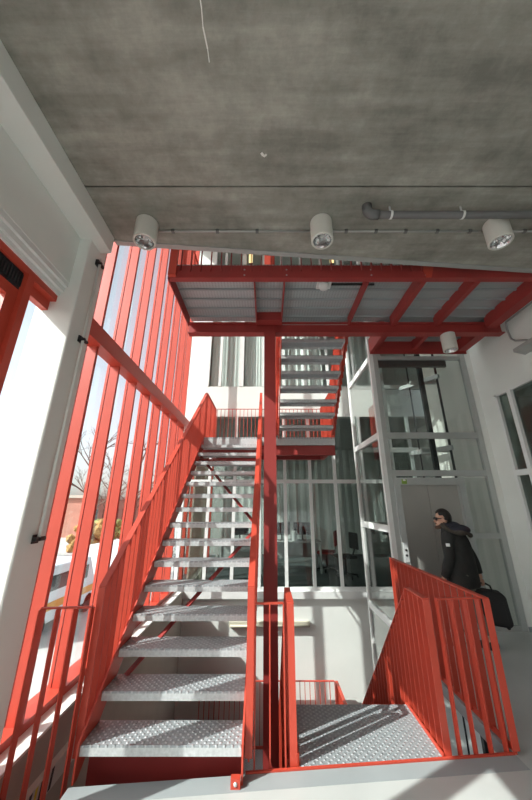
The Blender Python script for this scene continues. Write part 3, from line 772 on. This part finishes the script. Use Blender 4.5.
# inside: guide rails and brackets
MB().tube([(3.39, 5.62, -4.5), (3.39, 5.62, 8.8)], 0.022, 10).build('guide_rail', M['dark_steel'], lt)
MB().box(3.05, 3.13, 5.62, 5.69, -4.5, 8.8).build('guide_rail', M['dark_steel'], lt)
MB().tube([(2.98, 5.95, -4.5), (2.98, 5.95, 8.8)], 0.014, 8).build('guide_rail', M['dark_steel'], lt)
for z in (2.62, 4.0):
    b = MB(); b.box(2.9, 3.45, 5.70, 5.78, z-0.03, z+0.03); b.bar((2.85, 6.1, z), (3.3, 5.4, z), 0.06, 0.08)
    b.build('rail_bracket', M['alu'], lt)
struct('wall_shaft_stub', MB().box(1.735, 1.90, 4.76, 5.0, -4.5, -0.085), M['plaster'])

# ------------------------------------------------------------------ stairwell odds and ends
sl = empty('strip_light', 'cream strip light fixed along the white back wall below the windows', 'wall light', loc=(0.05, YB-0.02, -0.58))
MB().box(-0.80, 0.80, -0.05, 0.02, -0.05, 0.05).build('housing', M['cream'], sl, bevel=0.012)
MB().tube([(-0.78, -0.07, -0.02), (0.78, -0.07, -0.02)], 0.02, 10).build('tube', M['cream'], sl, True)
wt = empty('handrail_board', 'pale board with yellow and black warning tape low on the stairwell wall', 'warning strip', loc=(LEDGE, 3.0, -0.34))
MB().box(0, 0.05, -0.42, 0.5, -0.07, 0.07).build('board', M['plaster'], wt)
for k in range(6): MB().prism([(0.052, -0.16+0.06*k, -0.06), (0.052, -0.13+0.06*k, -0.06), (0.052, -0.11+0.06*k, 0.06), (0.052, -0.14+0.06*k, 0.06)], (-0.003, 0, 0)).build('tape', M['yellow'] if k % 2 == 0 else M['black'], wt)

# ------------------------------------------------------------------ office furniture behind the glass
def office_chair(label, x, y, rz, cloth, z=0.0):
    t = empty('office_chair', label, 'chair', 'office chairs', loc=(x, y, z-0.01)); t.rotation_euler.z = rz
    MB().box(-0.23, 0.23, -0.22, 0.22, 0.43, 0.50).build('seat', cloth, t, bevel=0.03)
    b = MB(); b.box(-0.20, 0.20, 0.24, 0.29, 0.62, 1.0); b.build('backrest', cloth, t, bevel=0.025)
    MB().bar((0, 0.2, 0.45), (0, 0.31, 0.72), 0.05, 0.015, (0,1,0)).build('back_support', M['black'], t)
    MB().tube([(0,0,0.1), (0,0,0.43)], 0.025, 10).build('gas_spring', M['dark_steel'], t)
    ft = MB()
    for k in range(5):
        a = k*2*math.pi/5; ft.bar((0,0,0.1), (0.27*math.cos(a), 0.27*math.sin(a), 0.065), 0.04, 0.03)
    fo = ft.build('star_base', M['black'], t)
    for k in range(5):
        a = k*2*math.pi/5; MB().ball((0.27*math.cos(a), 0.27*math.sin(a), 0.027), 0.027, 1).build('caster', M['black'], fo)
    return t
office_chair('office chair with red back at the desks behind the window', 1.60, 9.1, R(-110), M['chair_red'])
office_chair('black office chair standing nearest the lift behind the window', 1.92, 8.35, R(-75), M['black'])
def desk(label, x0, x1, y0, y1):
    t = empty('office_desk', label, 'desk', 'office desks', loc=((x0+x1)/2, (y0+y1)/2, -0.01))
    hx, hy = (x1-x0)/2, (y1-y0)/2
    MB().box(-hx, hx, -hy, hy, 0.71, 0.74).build('desktop', M['desk'], t)
    for sx in (-1, 1):
        for sy in (-1, 1): MB().box(sx*(hx-0.05)-0.025, sx*(hx-0.05)+0.025, sy*(hy-0.05)-0.025, sy*(hy-0.05)+0.025, 0, 0.71).build('leg', M['desk'], t)
    MB().box(-hx+0.08, hx-0.08, hy-0.04, hy-0.02, 0.28, 0.71).build('modesty_panel', M['desk'], t)
desk('long grey desk directly right of the column behind the window', 0.0, 1.45, 8.75, 9.5)
desk('grey desk left of the column, seen through the treads', -1.35, -0.1, 8.75, 9.5)
def monitor(label, x, y, rz):
    t = empty('computer_monitor', label, 'monitor', 'office monitors', loc=(x, y, 0.731)); t.rotation_euler.z = rz
    MB().box(-0.24, 0.24, -0.015, 0.015, 0.14, 0.46).build('screen', M['screen'], t)
    MB().box(-0.02, 0.02, 0.015, 0.035, 0.01, 0.2).build('stand', M['black'], t)
    MB().box(-0.1, 0.1, -0.06, 0.09, 0, 0.012).build('base', M['black'], t)
monitor('dark monitor on the desk just right of the column', 0.42, 9.2, R(20))
monitor('second monitor further right on the same long desk', 0.98, 9.25, R(-15))
monitor('monitor on the desk seen between the treads', -0.75, 9.2, R(10))
bx = MB().box(0.68, 0.80, 8.95, 9.1, 0.731, 0.98).build('desk_tray', M['frame_white']); tag(bx, 'upright white tray on the long desk between the monitors', 'desk tray')
# curtain behind
cu = MB(); nfold = 70
pts = [(-1.6 + 5.8*k/nfold, 11.7 + 0.015*math.sin(k*1.9), 0.05) for k in range(nfold+1)]
cu.prism(pts + [(p[0], p[1]+0.02, p[2]) for p in reversed(pts)], (0,0,3.6))
tag(cu.build('office_curtain', M['curtain']), 'pale pleated curtain across the back of the office', 'curtain')
for lb, x0, x1 in (('white drawn curtain in upper window left of the column', -0.58, -0.14), ('white drawn curtain in the upper window nearest the facade', -1.46, -0.74), ('white drawn curtain in upper window right of the column', 0.34, 1.45)):
    cu = MB(); nf = 24
    pts = [(x0 + (x1-x0)*k/nf, YB+0.16 + (0.006 if x0 < 0 else 0.03)*math.sin(k*1.7), 4.5) for k in range(nf+1)]
    cu.prism(pts + [(p[0], p[1]+0.01, p[2]) for p in reversed(pts)], (0,0,3.4))
    tag(cu.build('upper_curtain', M['frame_white']), lb, 'curtain', 'upper window curtains')
for lb, x in (('left of two warm wall lamps high above the walkway', -0.48), ('right of two warm wall lamps high above the walkway', 1.91)):
    t = empty('wall_lamp', lb, 'wall lamp', 'upper wall lamps', loc=(x, YB-0.012, 8.35))
    MB().box(-0.05, 0.05, -0.05, 0, 0.0, 0.35).build('shade', M['yellow_glow'], t); MB().box(-0.06, 0.06, -0.055, 0.0, -0.06, 0.0).build('bracket', M['dark_steel'], t)

# ------------------------------------------------------------------ street outside
GZ = -2.6
struct('ground', MB().box(-120, -2.4, -80, 160, GZ-0.3, GZ), M['ground'])
def tree(label, x, y, h, seed):
    rnd = random.Random(seed)
    t = empty('bare_tree', label, 'tree', 'bare street trees', loc=(x, y, GZ))
    tk = MB(); tk.tube([(0,0,0), (0.05,0,h*0.2), (0,0.05,h*0.42), (0.06,0,h*0.7), (0,0,h*0.97)], [h*0.018, h*0.015, h*0.012, h*0.007, h*0.002], 7)
    tk.build('trunk', M['bark'], t, True)
    b = MB()
    def grow(p, d, l, r, lev):
        q = p + d*l; mid = p + d*l*0.5 + V((rnd.uniform(-1,1), rnd.uniform(-1,1), rnd.uniform(-0.3,0.6)))*l*0.06
        b.tube([p, mid, q], [r, r*0.8, r*0.55], 4)
        if lev == 0: return
        for _ in range(3 if lev > 1 else 4):
            f = rnd.uniform(0.4, 1.0)
            nd = (d + V((rnd.uniform(-1,1), rnd.uniform(-1,1), rnd.uniform(-0.35,0.75)))*0.75).normalized()
            grow(p + d*l*f, nd, l*rnd.uniform(0.5,0.72), r*0.5, lev-1)
    for k in range(9):
        z = h*rnd.uniform(0.28, 0.85); a = rnd.uniform(0, 6.28)
        grow(V((0,0,z)), V((math.cos(a), math.sin(a), rnd.uniform(0.5,1.2))).normalized(), h*0.25*(1.15 - z/h*0.6), h*0.006, 3)
    b.build('branches', M['bark'], t)
for lb, x, y, h, s in (('bare tree seen low through the window left of the pillar', -15.5, 11.5, 9.5, 3), ('bare tree seen through the first bay right of the pillar', -14.0, 25.0, 10.5, 5),
                       ('bare tree seen through the second and third facade bays', -13.5, 33.0, 12.5, 8), ('distant bare tree behind the second bay tree', -24.0, 48.0, 12.0, 11)):
    tree(lb, x, y, h, s)
def hedge(label, x, y, lx, ly, h, m, seed):
    rnd = random.Random(seed); b = MB()
    for k in range(40): b.ball((rnd.uniform(-lx, lx), rnd.uniform(-ly, ly), rnd.uniform(0.2, h)), rnd.uniform(0.35, 0.7), 1)
    o = b.build('shrub', M[m]); o.location = (x, y, GZ-0.1); tag(o, label, 'shrub', 'shrubs across the street')
hedge('green shrub across the street in the first facade bay', -21.0, 27.0, 1.5, 2.5, 2.6, 'hedge', 1)
hedge('ochre leaved shrub beside the green one', -17.5, 33.5, 1.2, 2.0, 2.6, 'hedge_ochre', 2)
hedge('low green shrub farther up the street', -20.0, 43.0, 1.5, 3.0, 2.2, 'hedge', 4)
bd = empty('far_building', 'low reddish building beyond the trees', 'building', loc=(-34, 60, GZ))
MB().box(-12, 8, -14, 14, 0, 5.2).build('wall', M['brick'], bd); MB().box(-12.4, 8.4, -14.4, 14.4, 5.2, 5.6).build('roof', M['beige'], bd)
for k in range(7): MB().box(7.98, 8.05, -12+3.5*k, -10.2+3.5*k, 1.6, 3.6).build('window', M['screen'], bd)
def van(label, x, y, stripe):
    t = empty('parked_van', label, 'van', 'parked vans', loc=(x, y, GZ))
    b = MB(); b.prism([(-0.95, -2.4, 0.35), (-0.95, 2.4, 0.35), (-0.95, 2.4, 1.1), (-0.95, 1.7, 1.35), (-0.95, 1.2, 2.15), (-0.95, -2.4, 2.2)], (1.9, 0, 0))
    b.build('body', M['van'], t, bevel=0.06)
    MB().box(0.95, 0.965, -1.9, 1.1, 1.35, 1.85).build('side_window', M['screen'], t)
    MB().box(0.95, 0.97, -2.3, 2.3, 0.75, 1.0).build('stripe', M['orange' if stripe else 'red_dull'], t)
    for sy in (-1.5, 1.5):
        for sx in (-0.85, 0.85): MB().tube([(sx-0.1, sy, 0.34), (sx+0.1, sy, 0.34)], 0.34, 18).build('wheel', M['rubber'], t)
van('white van with orange stripe parked outside the first facade bay', -8.6, 13.6, True)
van('second white van parked ahead of the striped one', -8.8, 20.5, False)
van('third parked van farther along the street', -9.2, 28.5, False)

# ------------------------------------------------------------------ person with a case
PX, PY = 2.53, 4.50
F = V((-0.68, 0.73, 0)).normalized(); Lf = V((-F.y, F.x, 0))        # facing, and his left
def W(u, v, z): return V((PX, PY, 0)) + F*u + Lf*v + V((0,0,z))
def skin_mesh(verts, edges, radii, root, sub=2):
    me = D.meshes.new('tmp'); me.from_pydata([tuple(v) for v in verts], edges, [])
    o = D.objects.new('tmp', me); COL.objects.link(o)
    sk = o.modifiers.new('s', 'SKIN'); sk.use_smooth_shade = True
    for i, r_ in enumerate(radii):
        rr = r_ if isinstance(r_, tuple) else (r_, r_)
        me.skin_vertices[0].data[i].radius = rr; me.skin_vertices[0].data[i].use_root = (i == root)
    ss = o.modifiers.new('u', 'SUBSURF'); ss.levels = sub; ss.render_levels = sub
    dg = bpy.context.evaluated_depsgraph_get()
    nm = D.meshes.new_from_object(o.evaluated_get(dg))
    D.objects.remove(o); D.meshes.remove(me)
    return nm
def chain(parts):
    vs, es, rs, idx = [], [], [], {}
    for key, par, p, r_ in parts:
        idx[key] = len(vs); vs.append(p); rs.append(r_)
        if par is not None: es.append((idx[par], idx[key]))
    return vs, es, rs, idx
HD = W(0.10, 0.02, 1.455)      # head centre
body = [('pelvis', None, W(0,0,0.82), 0.12), ('waist', 'pelvis', W(-0.01,0,0.98), 0.115), ('chest', 'waist', W(0.0,0,1.16), 0.13), ('upper', 'chest', W(0.03,0,1.28), 0.10),
        ('neck', 'upper', W(0.06,0.01,1.36), 0.055), ('skull', 'neck', W(0.085,0.02,1.44), 0.06),
        ('shl', 'upper', W(0.02,0.16,1.27), 0.055), ('ell', 'shl', W(0.02,0.23,1.00), 0.042), ('wrl', 'ell', W(0.13,0.22,0.78), 0.028), ('pal', 'wrl', W(0.155,0.215,0.715), 0.03),
        ('shr', 'upper', W(0.02,-0.16,1.27), 0.055), ('elr', 'shr', W(-0.09,-0.23,1.02), 0.042), ('wrr', 'elr', W(-0.14,-0.25,0.79), 0.028), ('par', 'wrr', W(-0.15,-0.255,0.73), 0.03),
        ('hil', 'pelvis', W(0,0.09,0.76), 0.09), ('knl', 'hil', W(0.14,0.10,0.43), 0.06), ('anl', 'knl', W(0.10,0.10,0.09), 0.042), ('tol', 'anl', W(0.24,0.10,0.035), 0.032),
        ('hir', 'pelvis', W(0,-0.09,0.76), 0.09), ('knr', 'hir', W(-0.02,-0.10,0.43), 0.06), ('anr', 'knr', W(-0.20,-0.10,0.12), 0.042), ('tor', 'anr', W(-0.07,-0.10,0.035), 0.032)]
vs, es, rs, ix = chain(body)
meshes = [skin_mesh(vs, es, rs, 0)]
def hand(base, d, palmn, thumbdir):
    # five fingers, each a short bent chain rooted in the palm
    side = d.cross(palmn).normalized()
    for k, (o_, ln) in enumerate(((-0.024, 0.062), (-0.008, 0.074), (0.008, 0.07), (0.023, 0.055))):
        a = base + side*o_; b_ = a + d*ln*0.45; c_ = b_ + (d*0.75+palmn*0.65).normalized()*ln*0.32; e_ = c_ + (d*0.25+palmn).normalized()*ln*0.26
        meshes.append(skin_mesh([a - d*0.02, a + d*0.012, b_, c_, e_], [(0,1),(1,2),(2,3),(3,4)], [0.0095,0.0095,0.009,0.0085,0.0075], 0, 1))
    a = base - d*0.025 + thumbdir*0.022
    meshes.append(skin_mesh([a - thumbdir*0.01, a + thumbdir*0.02 + d*0.02, a + thumbdir*0.025 + d*0.045 + palmn*0.015], [(0,1),(1,2)], [0.012,0.0105,0.009], 0, 1))
hand(W(0.165,0.213,0.69), (F*0.25 - V((0,0,1))).normalized(), -Lf, F)
hand(W(-0.15,-0.257,0.71), V((0,0,-1)), Lf, F)
hb = MB()
hb.ball(HD + V((0,0,0.02)), 0.1, 3, (0.88, 0.88, 1.08))
bmesh.ops.transform(hb.bm, matrix=Matrix.Identity(4), verts=hb.bm.verts)
HF = V((-0.97, 0.22, 0)).normalized(); HL = V((-HF.y, HF.x, 0))     # the head looks further to his left
def Hp(u, v, z): return HD + HF*u + HL*v + V((0,0,z))
hb.ball(Hp(0.035, 0, -0.055), 0.062, 2, (1, 0.85, 0.9))            # jaw
hb.tube([Hp(0.078, 0, 0.022), Hp(0.098, 0, -0.005), Hp(0.112, 0, -0.022), Hp(0.085, 0, -0.034)], [0.009, 0.012, 0.016, 0.012], 8)   # nose
hb.tube([Hp(0.082, -0.024, -0.062), Hp(0.096, 0, -0.060), Hp(0.082, 0.024, -0.062)], 0.008, 6)    # upper lip
hb.tube([Hp(0.080, -0.02, -0.074), Hp(0.094, 0, -0.074), Hp(0.080, 0.02, -0.074)], 0.008, 6)      # lower lip
for sv in (-1, 1):
    hb.ball(Hp(-0.005, sv*0.086, -0.008), 0.03, 2, (0.7, 0.5, 1.1))    # ears
    hb.ball(Hp(0.072, sv*0.034, 0.012), 0.014, 2)                       # eyes
hm = D.meshes.new('h'); hb.bm.to_mesh(hm); hb.bm.free(); meshes.append(hm)
bm = bmesh.new()
for m_ in meshes: bm.from_mesh(m_)
pm = D.meshes.new('person'); bm.to_mesh(pm); bm.free()
person = D.objects.new('person', pm); COL.objects.link(person)
rm = person.modifiers.new('r', 'REMESH'); rm.mode = 'VOXEL'; rm.voxel_size = 0.0065; rm.use_smooth_shade = True
dg = bpy.context.evaluated_depsgraph_get()
fm_ = D.meshes.new_from_object(person.evaluated_get(dg)); person.modifiers.clear(); person.data = fm_; fm_.materials.clear(); fm_.materials.append(M['skin'])
for p in fm_.polygons: p.use_smooth = True; p.material_index = 0
tag(person, 'person in dark hooded parka and sunglasses walking left past the lift', 'person')
def cloth(name, parts, m, root=0, sub=2, extra=None):
    vs, es, rs, ix = chain(parts); me = skin_mesh(vs, es, rs, root, sub); me.materials.clear(); me.materials.append(m)
    for p in me.polygons: p.use_smooth = True; p.material_index = 0
    me.name = name; o = D.objects.new(name, me); COL.objects.link(o); o.parent = person; return o
def loft(name, rings, m, n=28, fold=0.0, seed=1):
    """rings: (centre, half width along his left, half depth along facing); a garment tube following the body"""
    rnd = random.Random(seed); b = MB(); rr = []
    ph = [rnd.uniform(0, 6.28) for _ in range(4)]
    for i, (c_, a, d_) in enumerate(rings):
        ring = []
        for k in range(n):
            t = 2*math.pi*k/n
            f_ = 1 + fold*(math.sin(3*t+ph[0]+i*0.9)*0.5 + math.sin(5*t+ph[1]-i*1.3)*0.5)
            ring.append(b.bm.verts.new(c_ + Lf*(a*f_*math.cos(t)) + F*(d_*f_*math.sin(t))))
        rr.append(ring)
    for i in range(len(rr)-1):
        for k in range(n): b.bm.faces.new((rr[i][k], rr[i][(k+1)%n], rr[i+1][(k+1)%n], rr[i+1][k]))
    b.bm.faces.new(rr[0][::-1]); b.bm.faces.new(rr[-1])
    o = b.build(name, m, person, True)
    s_ = o.modifiers.new('sub', 'SUBSURF'); s_.levels = 1; s_.render_levels = 1
    return o
jk = loft('parka', [(W(-0.01,0,0.66), 0.215, 0.165), (W(-0.01,0,0.665), 0.235, 0.185), (W(-0.015,0,0.78), 0.235, 0.185), (W(-0.02,0,0.95), 0.222, 0.172), (W(-0.015,0,1.10), 0.225, 0.172),
                 (W(0.0,0,1.22), 0.222, 0.162), (W(0.015,0,1.30), 0.195, 0.13), (W(0.04,0,1.355), 0.13, 0.10), (W(0.065,0.01,1.385), 0.085, 0.08)], M['jacket'], fold=0.03)
for s, lab in ((1, 'l'), (-1, 'r')):
    if s > 0: pp = [W(0.01,0.14,1.27), W(0.02,0.205,1.20), W(0.02,0.245,1.00), W(0.07,0.24,0.88), W(0.125,0.222,0.775)]
    else: pp = [W(0.01,-0.14,1.27), W(0.0,-0.205,1.20), W(-0.085,-0.24,1.02), W(-0.12,-0.248,0.89), W(-0.14,-0.252,0.785)]
    b = MB(); fine = []; rad = []
    base = [0.085, 0.082, 0.068, 0.06, 0.05]
    for i in range(len(pp)-1):
        for k in range(4):
            f_ = k/4; fine.append(pp[i].lerp(pp[i+1], f_)); rad.append((base[i]*(1-f_)+base[i+1]*f_)*(1+0.05*math.sin(7*(i*4+k))))
    fine.append(pp[-1]); rad.append(base[-1])
    b.tube(fine, rad, 16); sl_ = b.build('sleeve', M['jacket'], jk, True)
    ss_ = sl_.modifiers.new('sub', 'SUBSURF'); ss_.levels = 1; ss_.render_levels = 1
# white arm patch, on the outside of the left sleeve
pc = W(0.0, 0.285, 1.165)
MB().bar(pc - V((0,0,0.018)), pc + V((0,0,0.018)), 0.045, 0.012, Lf).build('arm_patch', M['frame_white'], jk)
cr_ = MB(); cr_.tube([W(0.055 + 0.085*math.cos(R(a)), 0.012 + 0.085*math.sin(R(a)), 1.385 - 0.012*math.cos(R(a))) for a in range(25, 345, 16)], 0.032, 10); cr_.build('collar', M['hood'], jk, True)
# hood lying on the shoulders with its fur rim
hoodo = MB(); 
hoodo.ball(W(-0.06, 0.0, 1.335), 0.14, 3, (1.05, 1.1, 0.5)); hoodo.ball(W(0.0, 0.0, 1.38), 0.105, 3, (1.0, 1.0, 0.55))
hoodo.build('hood', M['hood'], jk, True)
ring = []
for k in range(21):
    a = R(-150 + 300*k/20)
    ring.append(W(-0.035 - 0.155*math.cos(a), 0.165*math.sin(a), 1.335 - 0.055*math.cos(a) + 0.015*math.sin(3*a)))
fu = MB(); fu.tube(ring, [0.026 + 0.006*math.sin(5*k) for k in range(21)], 10); fu.build('fur_trim', M['fur'], jk, True)
# trousers and shoes
cloth('trousers', [('p', None, W(0,0,0.82), 0.135), ('hl', 'p', W(0,0.09,0.74), 0.10), ('kl', 'hl', W(0.14,0.10,0.43), 0.075), ('al', 'kl', W(0.105,0.10,0.10), 0.06),
                   ('hr', 'p', W(0,-0.09,0.74), 0.10), ('kr', 'hr', W(-0.02,-0.10,0.43), 0.075), ('ar', 'kr', W(-0.195,-0.10,0.14), 0.06)], M['trousers'])
for u, v, up_ in ((0.17, 0.10, 0.0), (-0.13, -0.10, 0.0)):
    b = MB(); b.ball(W(u-0.06, v, 0.055), 0.06, 2, (0.95, 0.95, 0.9)); b.ball(W(u+0.06, v, 0.038), 0.052, 2, (1.0, 0.95, 0.72)); b.tube([W(u-0.08, v, 0.02), W(u+0.10, v, 0.02)], [0.045, 0.042], 12)
    for vv in b.bm.verts: vv.co.z = max(vv.co.z, 0.002)
    b.build('shoe', M['black'], person, True)
# hair, beard, sunglasses
hr = MB(); hr.ball((0,0,0), 0.103, 4, (1, 1, 1.0))
for vv in list(hr.bm.verts):
    pass
geom = [v_ for v_ in hr.bm.verts]
for v_ in geom:
    p = v_.co.copy(); u, l_, z_ = p.dot(V((HF.x,HF.y,0))), p.dot(V((HL.x,HL.y,0))), p.z
    q = V((0,0,0)) + HF*(u*0.93 - 0.008) + HL*(l_*0.9) + V((0,0,z_*1.06 + 0.03))
    v_.co = HD + q
dele = []
for v_ in geom:
    q = v_.co - HD; u = q.dot(HF); z_ = q.z
    if (z_ < 0.05 and u > 0.012) or (z_ < -0.0 and u > -0.02) or z_ < -0.075 or (u > 0.06 and z_ < 0.085): dele.append(v_)
bmesh.ops.delete(hr.bm, geom=dele, context='VERTS')
ho = hr.build('hair', M['hair'], person, True)
so = ho.modifiers.new('solid', 'SOLIDIFY'); so.thickness = 0.012; so.offset = 1
bdm = MB(); bdm.tube([Hp(0.0, 0.079, -0.02), Hp(0.02, 0.072, -0.06), Hp(0.06, 0.048, -0.088), Hp(0.09, 0.0, -0.10), Hp(0.06, -0.048, -0.088), Hp(0.02, -0.072, -0.06), Hp(0.0, -0.079, -0.02)], [0.012, 0.021, 0.026, 0.026, 0.026, 0.021, 0.012], 10)
bdm.tube([Hp(0.078,-0.026,-0.05), Hp(0.100,0,-0.047), Hp(0.078,0.026,-0.05)], 0.007, 8)
bdm.build('beard', M['beard'], person, True)
sg = MB()
for sv in (-1, 1):
    sg.ball(Hp(0.092, sv*0.034, 0.012), 0.03, 2, (0.55, 0.9, 0.75))
    sg.bar(Hp(0.085, sv*0.062, 0.02), Hp(-0.01, sv*0.09, 0.02), 0.006, 0.012)
sg.bar(Hp(0.10, -0.012, 0.018), Hp(0.10, 0.012, 0.018), 0.006, 0.008)
sg.build('sunglasses', M['black'], person, True)

# case hanging from his right hand
cs = empty('travel_case', 'black soft travel case with rounded corners in the right hand of the walking man', 'bag', loc=(0, 0, 0))
hc = W(-0.15, -0.257, 0.672)
cdv = V((-0.93, 0.36, 0)).normalized(); cnv = V((0,0,1)).cross(cdv)
TL = R(4)
def CP(u, n_, z):
    u2 = u*math.cos(TL) + z*math.sin(TL); z2 = -(-u)*math.sin(TL) + z*math.cos(TL)
    return hc + cdv*u2 + cnv*n_ + V((0,0,z2))
b = MB()
outl = []
for (u, z) in ((-0.21,-0.10),(-0.17,-0.06),(0.13,-0.06),(0.17,-0.10),(0.17,-0.40),(0.13,-0.44),(-0.17,-0.44),(-0.21,-0.40)): outl.append(CP(u, -0.09, z))
b.prism(outl, cnv*0.18); b.build('case_body', M['bag'], cs, bevel=0.02)
b = MB(); b.tube([CP(-0.09,0,-0.06), CP(-0.08,0,-0.01), CP(-0.04,0,0.008), CP(0.04,0,0.008), CP(0.08,0,-0.01), CP(0.09,0,-0.06)], 0.011, 8); b.build('handle', M['bag'], cs, True)
b = MB(); b.prism([CP(-0.16,0.092,-0.16), CP(0.12,0.092,-0.16), CP(0.12,0.092,-0.38), CP(-0.16,0.092,-0.38)], cnv*0.018); b.build('front_pocket', M['bag'], cs, bevel=0.006)
for u in (-0.16, 0.12): MB().ball(CP(u, 0, -0.455), 0.022, 2).build('wheel', M['rubber'], cs, True)

# ------------------------------------------------------------------ light: sun from the left behind us, open sky
az, el = R(61), R(40)
sd_ = V((math.sin(az)*math.cos(el), math.cos(az)*math.cos(el), -math.sin(el)))      # travel direction
sun = D.lights.new('sun', 'SUN'); sun.energy = 7.0; sun.angle = R(0.5); sun.color = (1.0, 0.97, 0.93)
so_ = D.objects.new('sun', sun); COL.objects.link(so_); so_.rotation_euler = sd_.to_track_quat('-Z', 'Y').to_euler()
wd = D.worlds.new('sky'); SC.world = wd; wd.use_nodes = True
N = wd.node_tree.nodes; Lk = wd.node_tree.links
bg = N['Background']; sky = N.new('ShaderNodeTexSky')
sky.sky_type = 'NISHITA'; sky.sun_disc = False; sky.sun_elevation = el; sky.sun_rotation = R(180+61)
sky.air_density = 1.0; sky.dust_density = 2.5; sky.ozone_density = 1.0
hs = N.new('ShaderNodeHueSaturation'); hs.inputs['Saturation'].default_value = 0.38
Lk.new(sky.outputs[0], hs.inputs['Color']); Lk.new(hs.outputs[0], bg.inputs['Color'])
bg.inputs['Strength'].default_value = 0.3

# ------------------------------------------------------------------ camera
cam = D.cameras.new('camera'); co = D.objects.new('camera', cam); COL.objects.link(co)
cam.sensor_fit = 'VERTICAL'; cam.sensor_height = 36; cam.sensor_width = 24; cam.lens = 305/800*36
cam.shift_x = -1/800; cam.clip_start = 0.05; cam.clip_end = 500
co.location = (0, 0, 1.65); co.rotation_euler = (R(90) + math.atan(105/305), 0, 0)
SC.camera = co
SC.view_settings.view_transform = 'Standard'; SC.view_settings.look = 'None'
SC.view_settings.exposure = 0.18; SC.view_settings.gamma = 1; SC.view_settings.use_curve_mapping = False
SC.cycles.max_bounces = 10; SC.cycles.diffuse_bounces = 6; SC.cycles.transparent_max_bounces = 24; SC.cycles.glossy_bounces = 4
SC.cycles.sample_clamp_indirect = 4.0
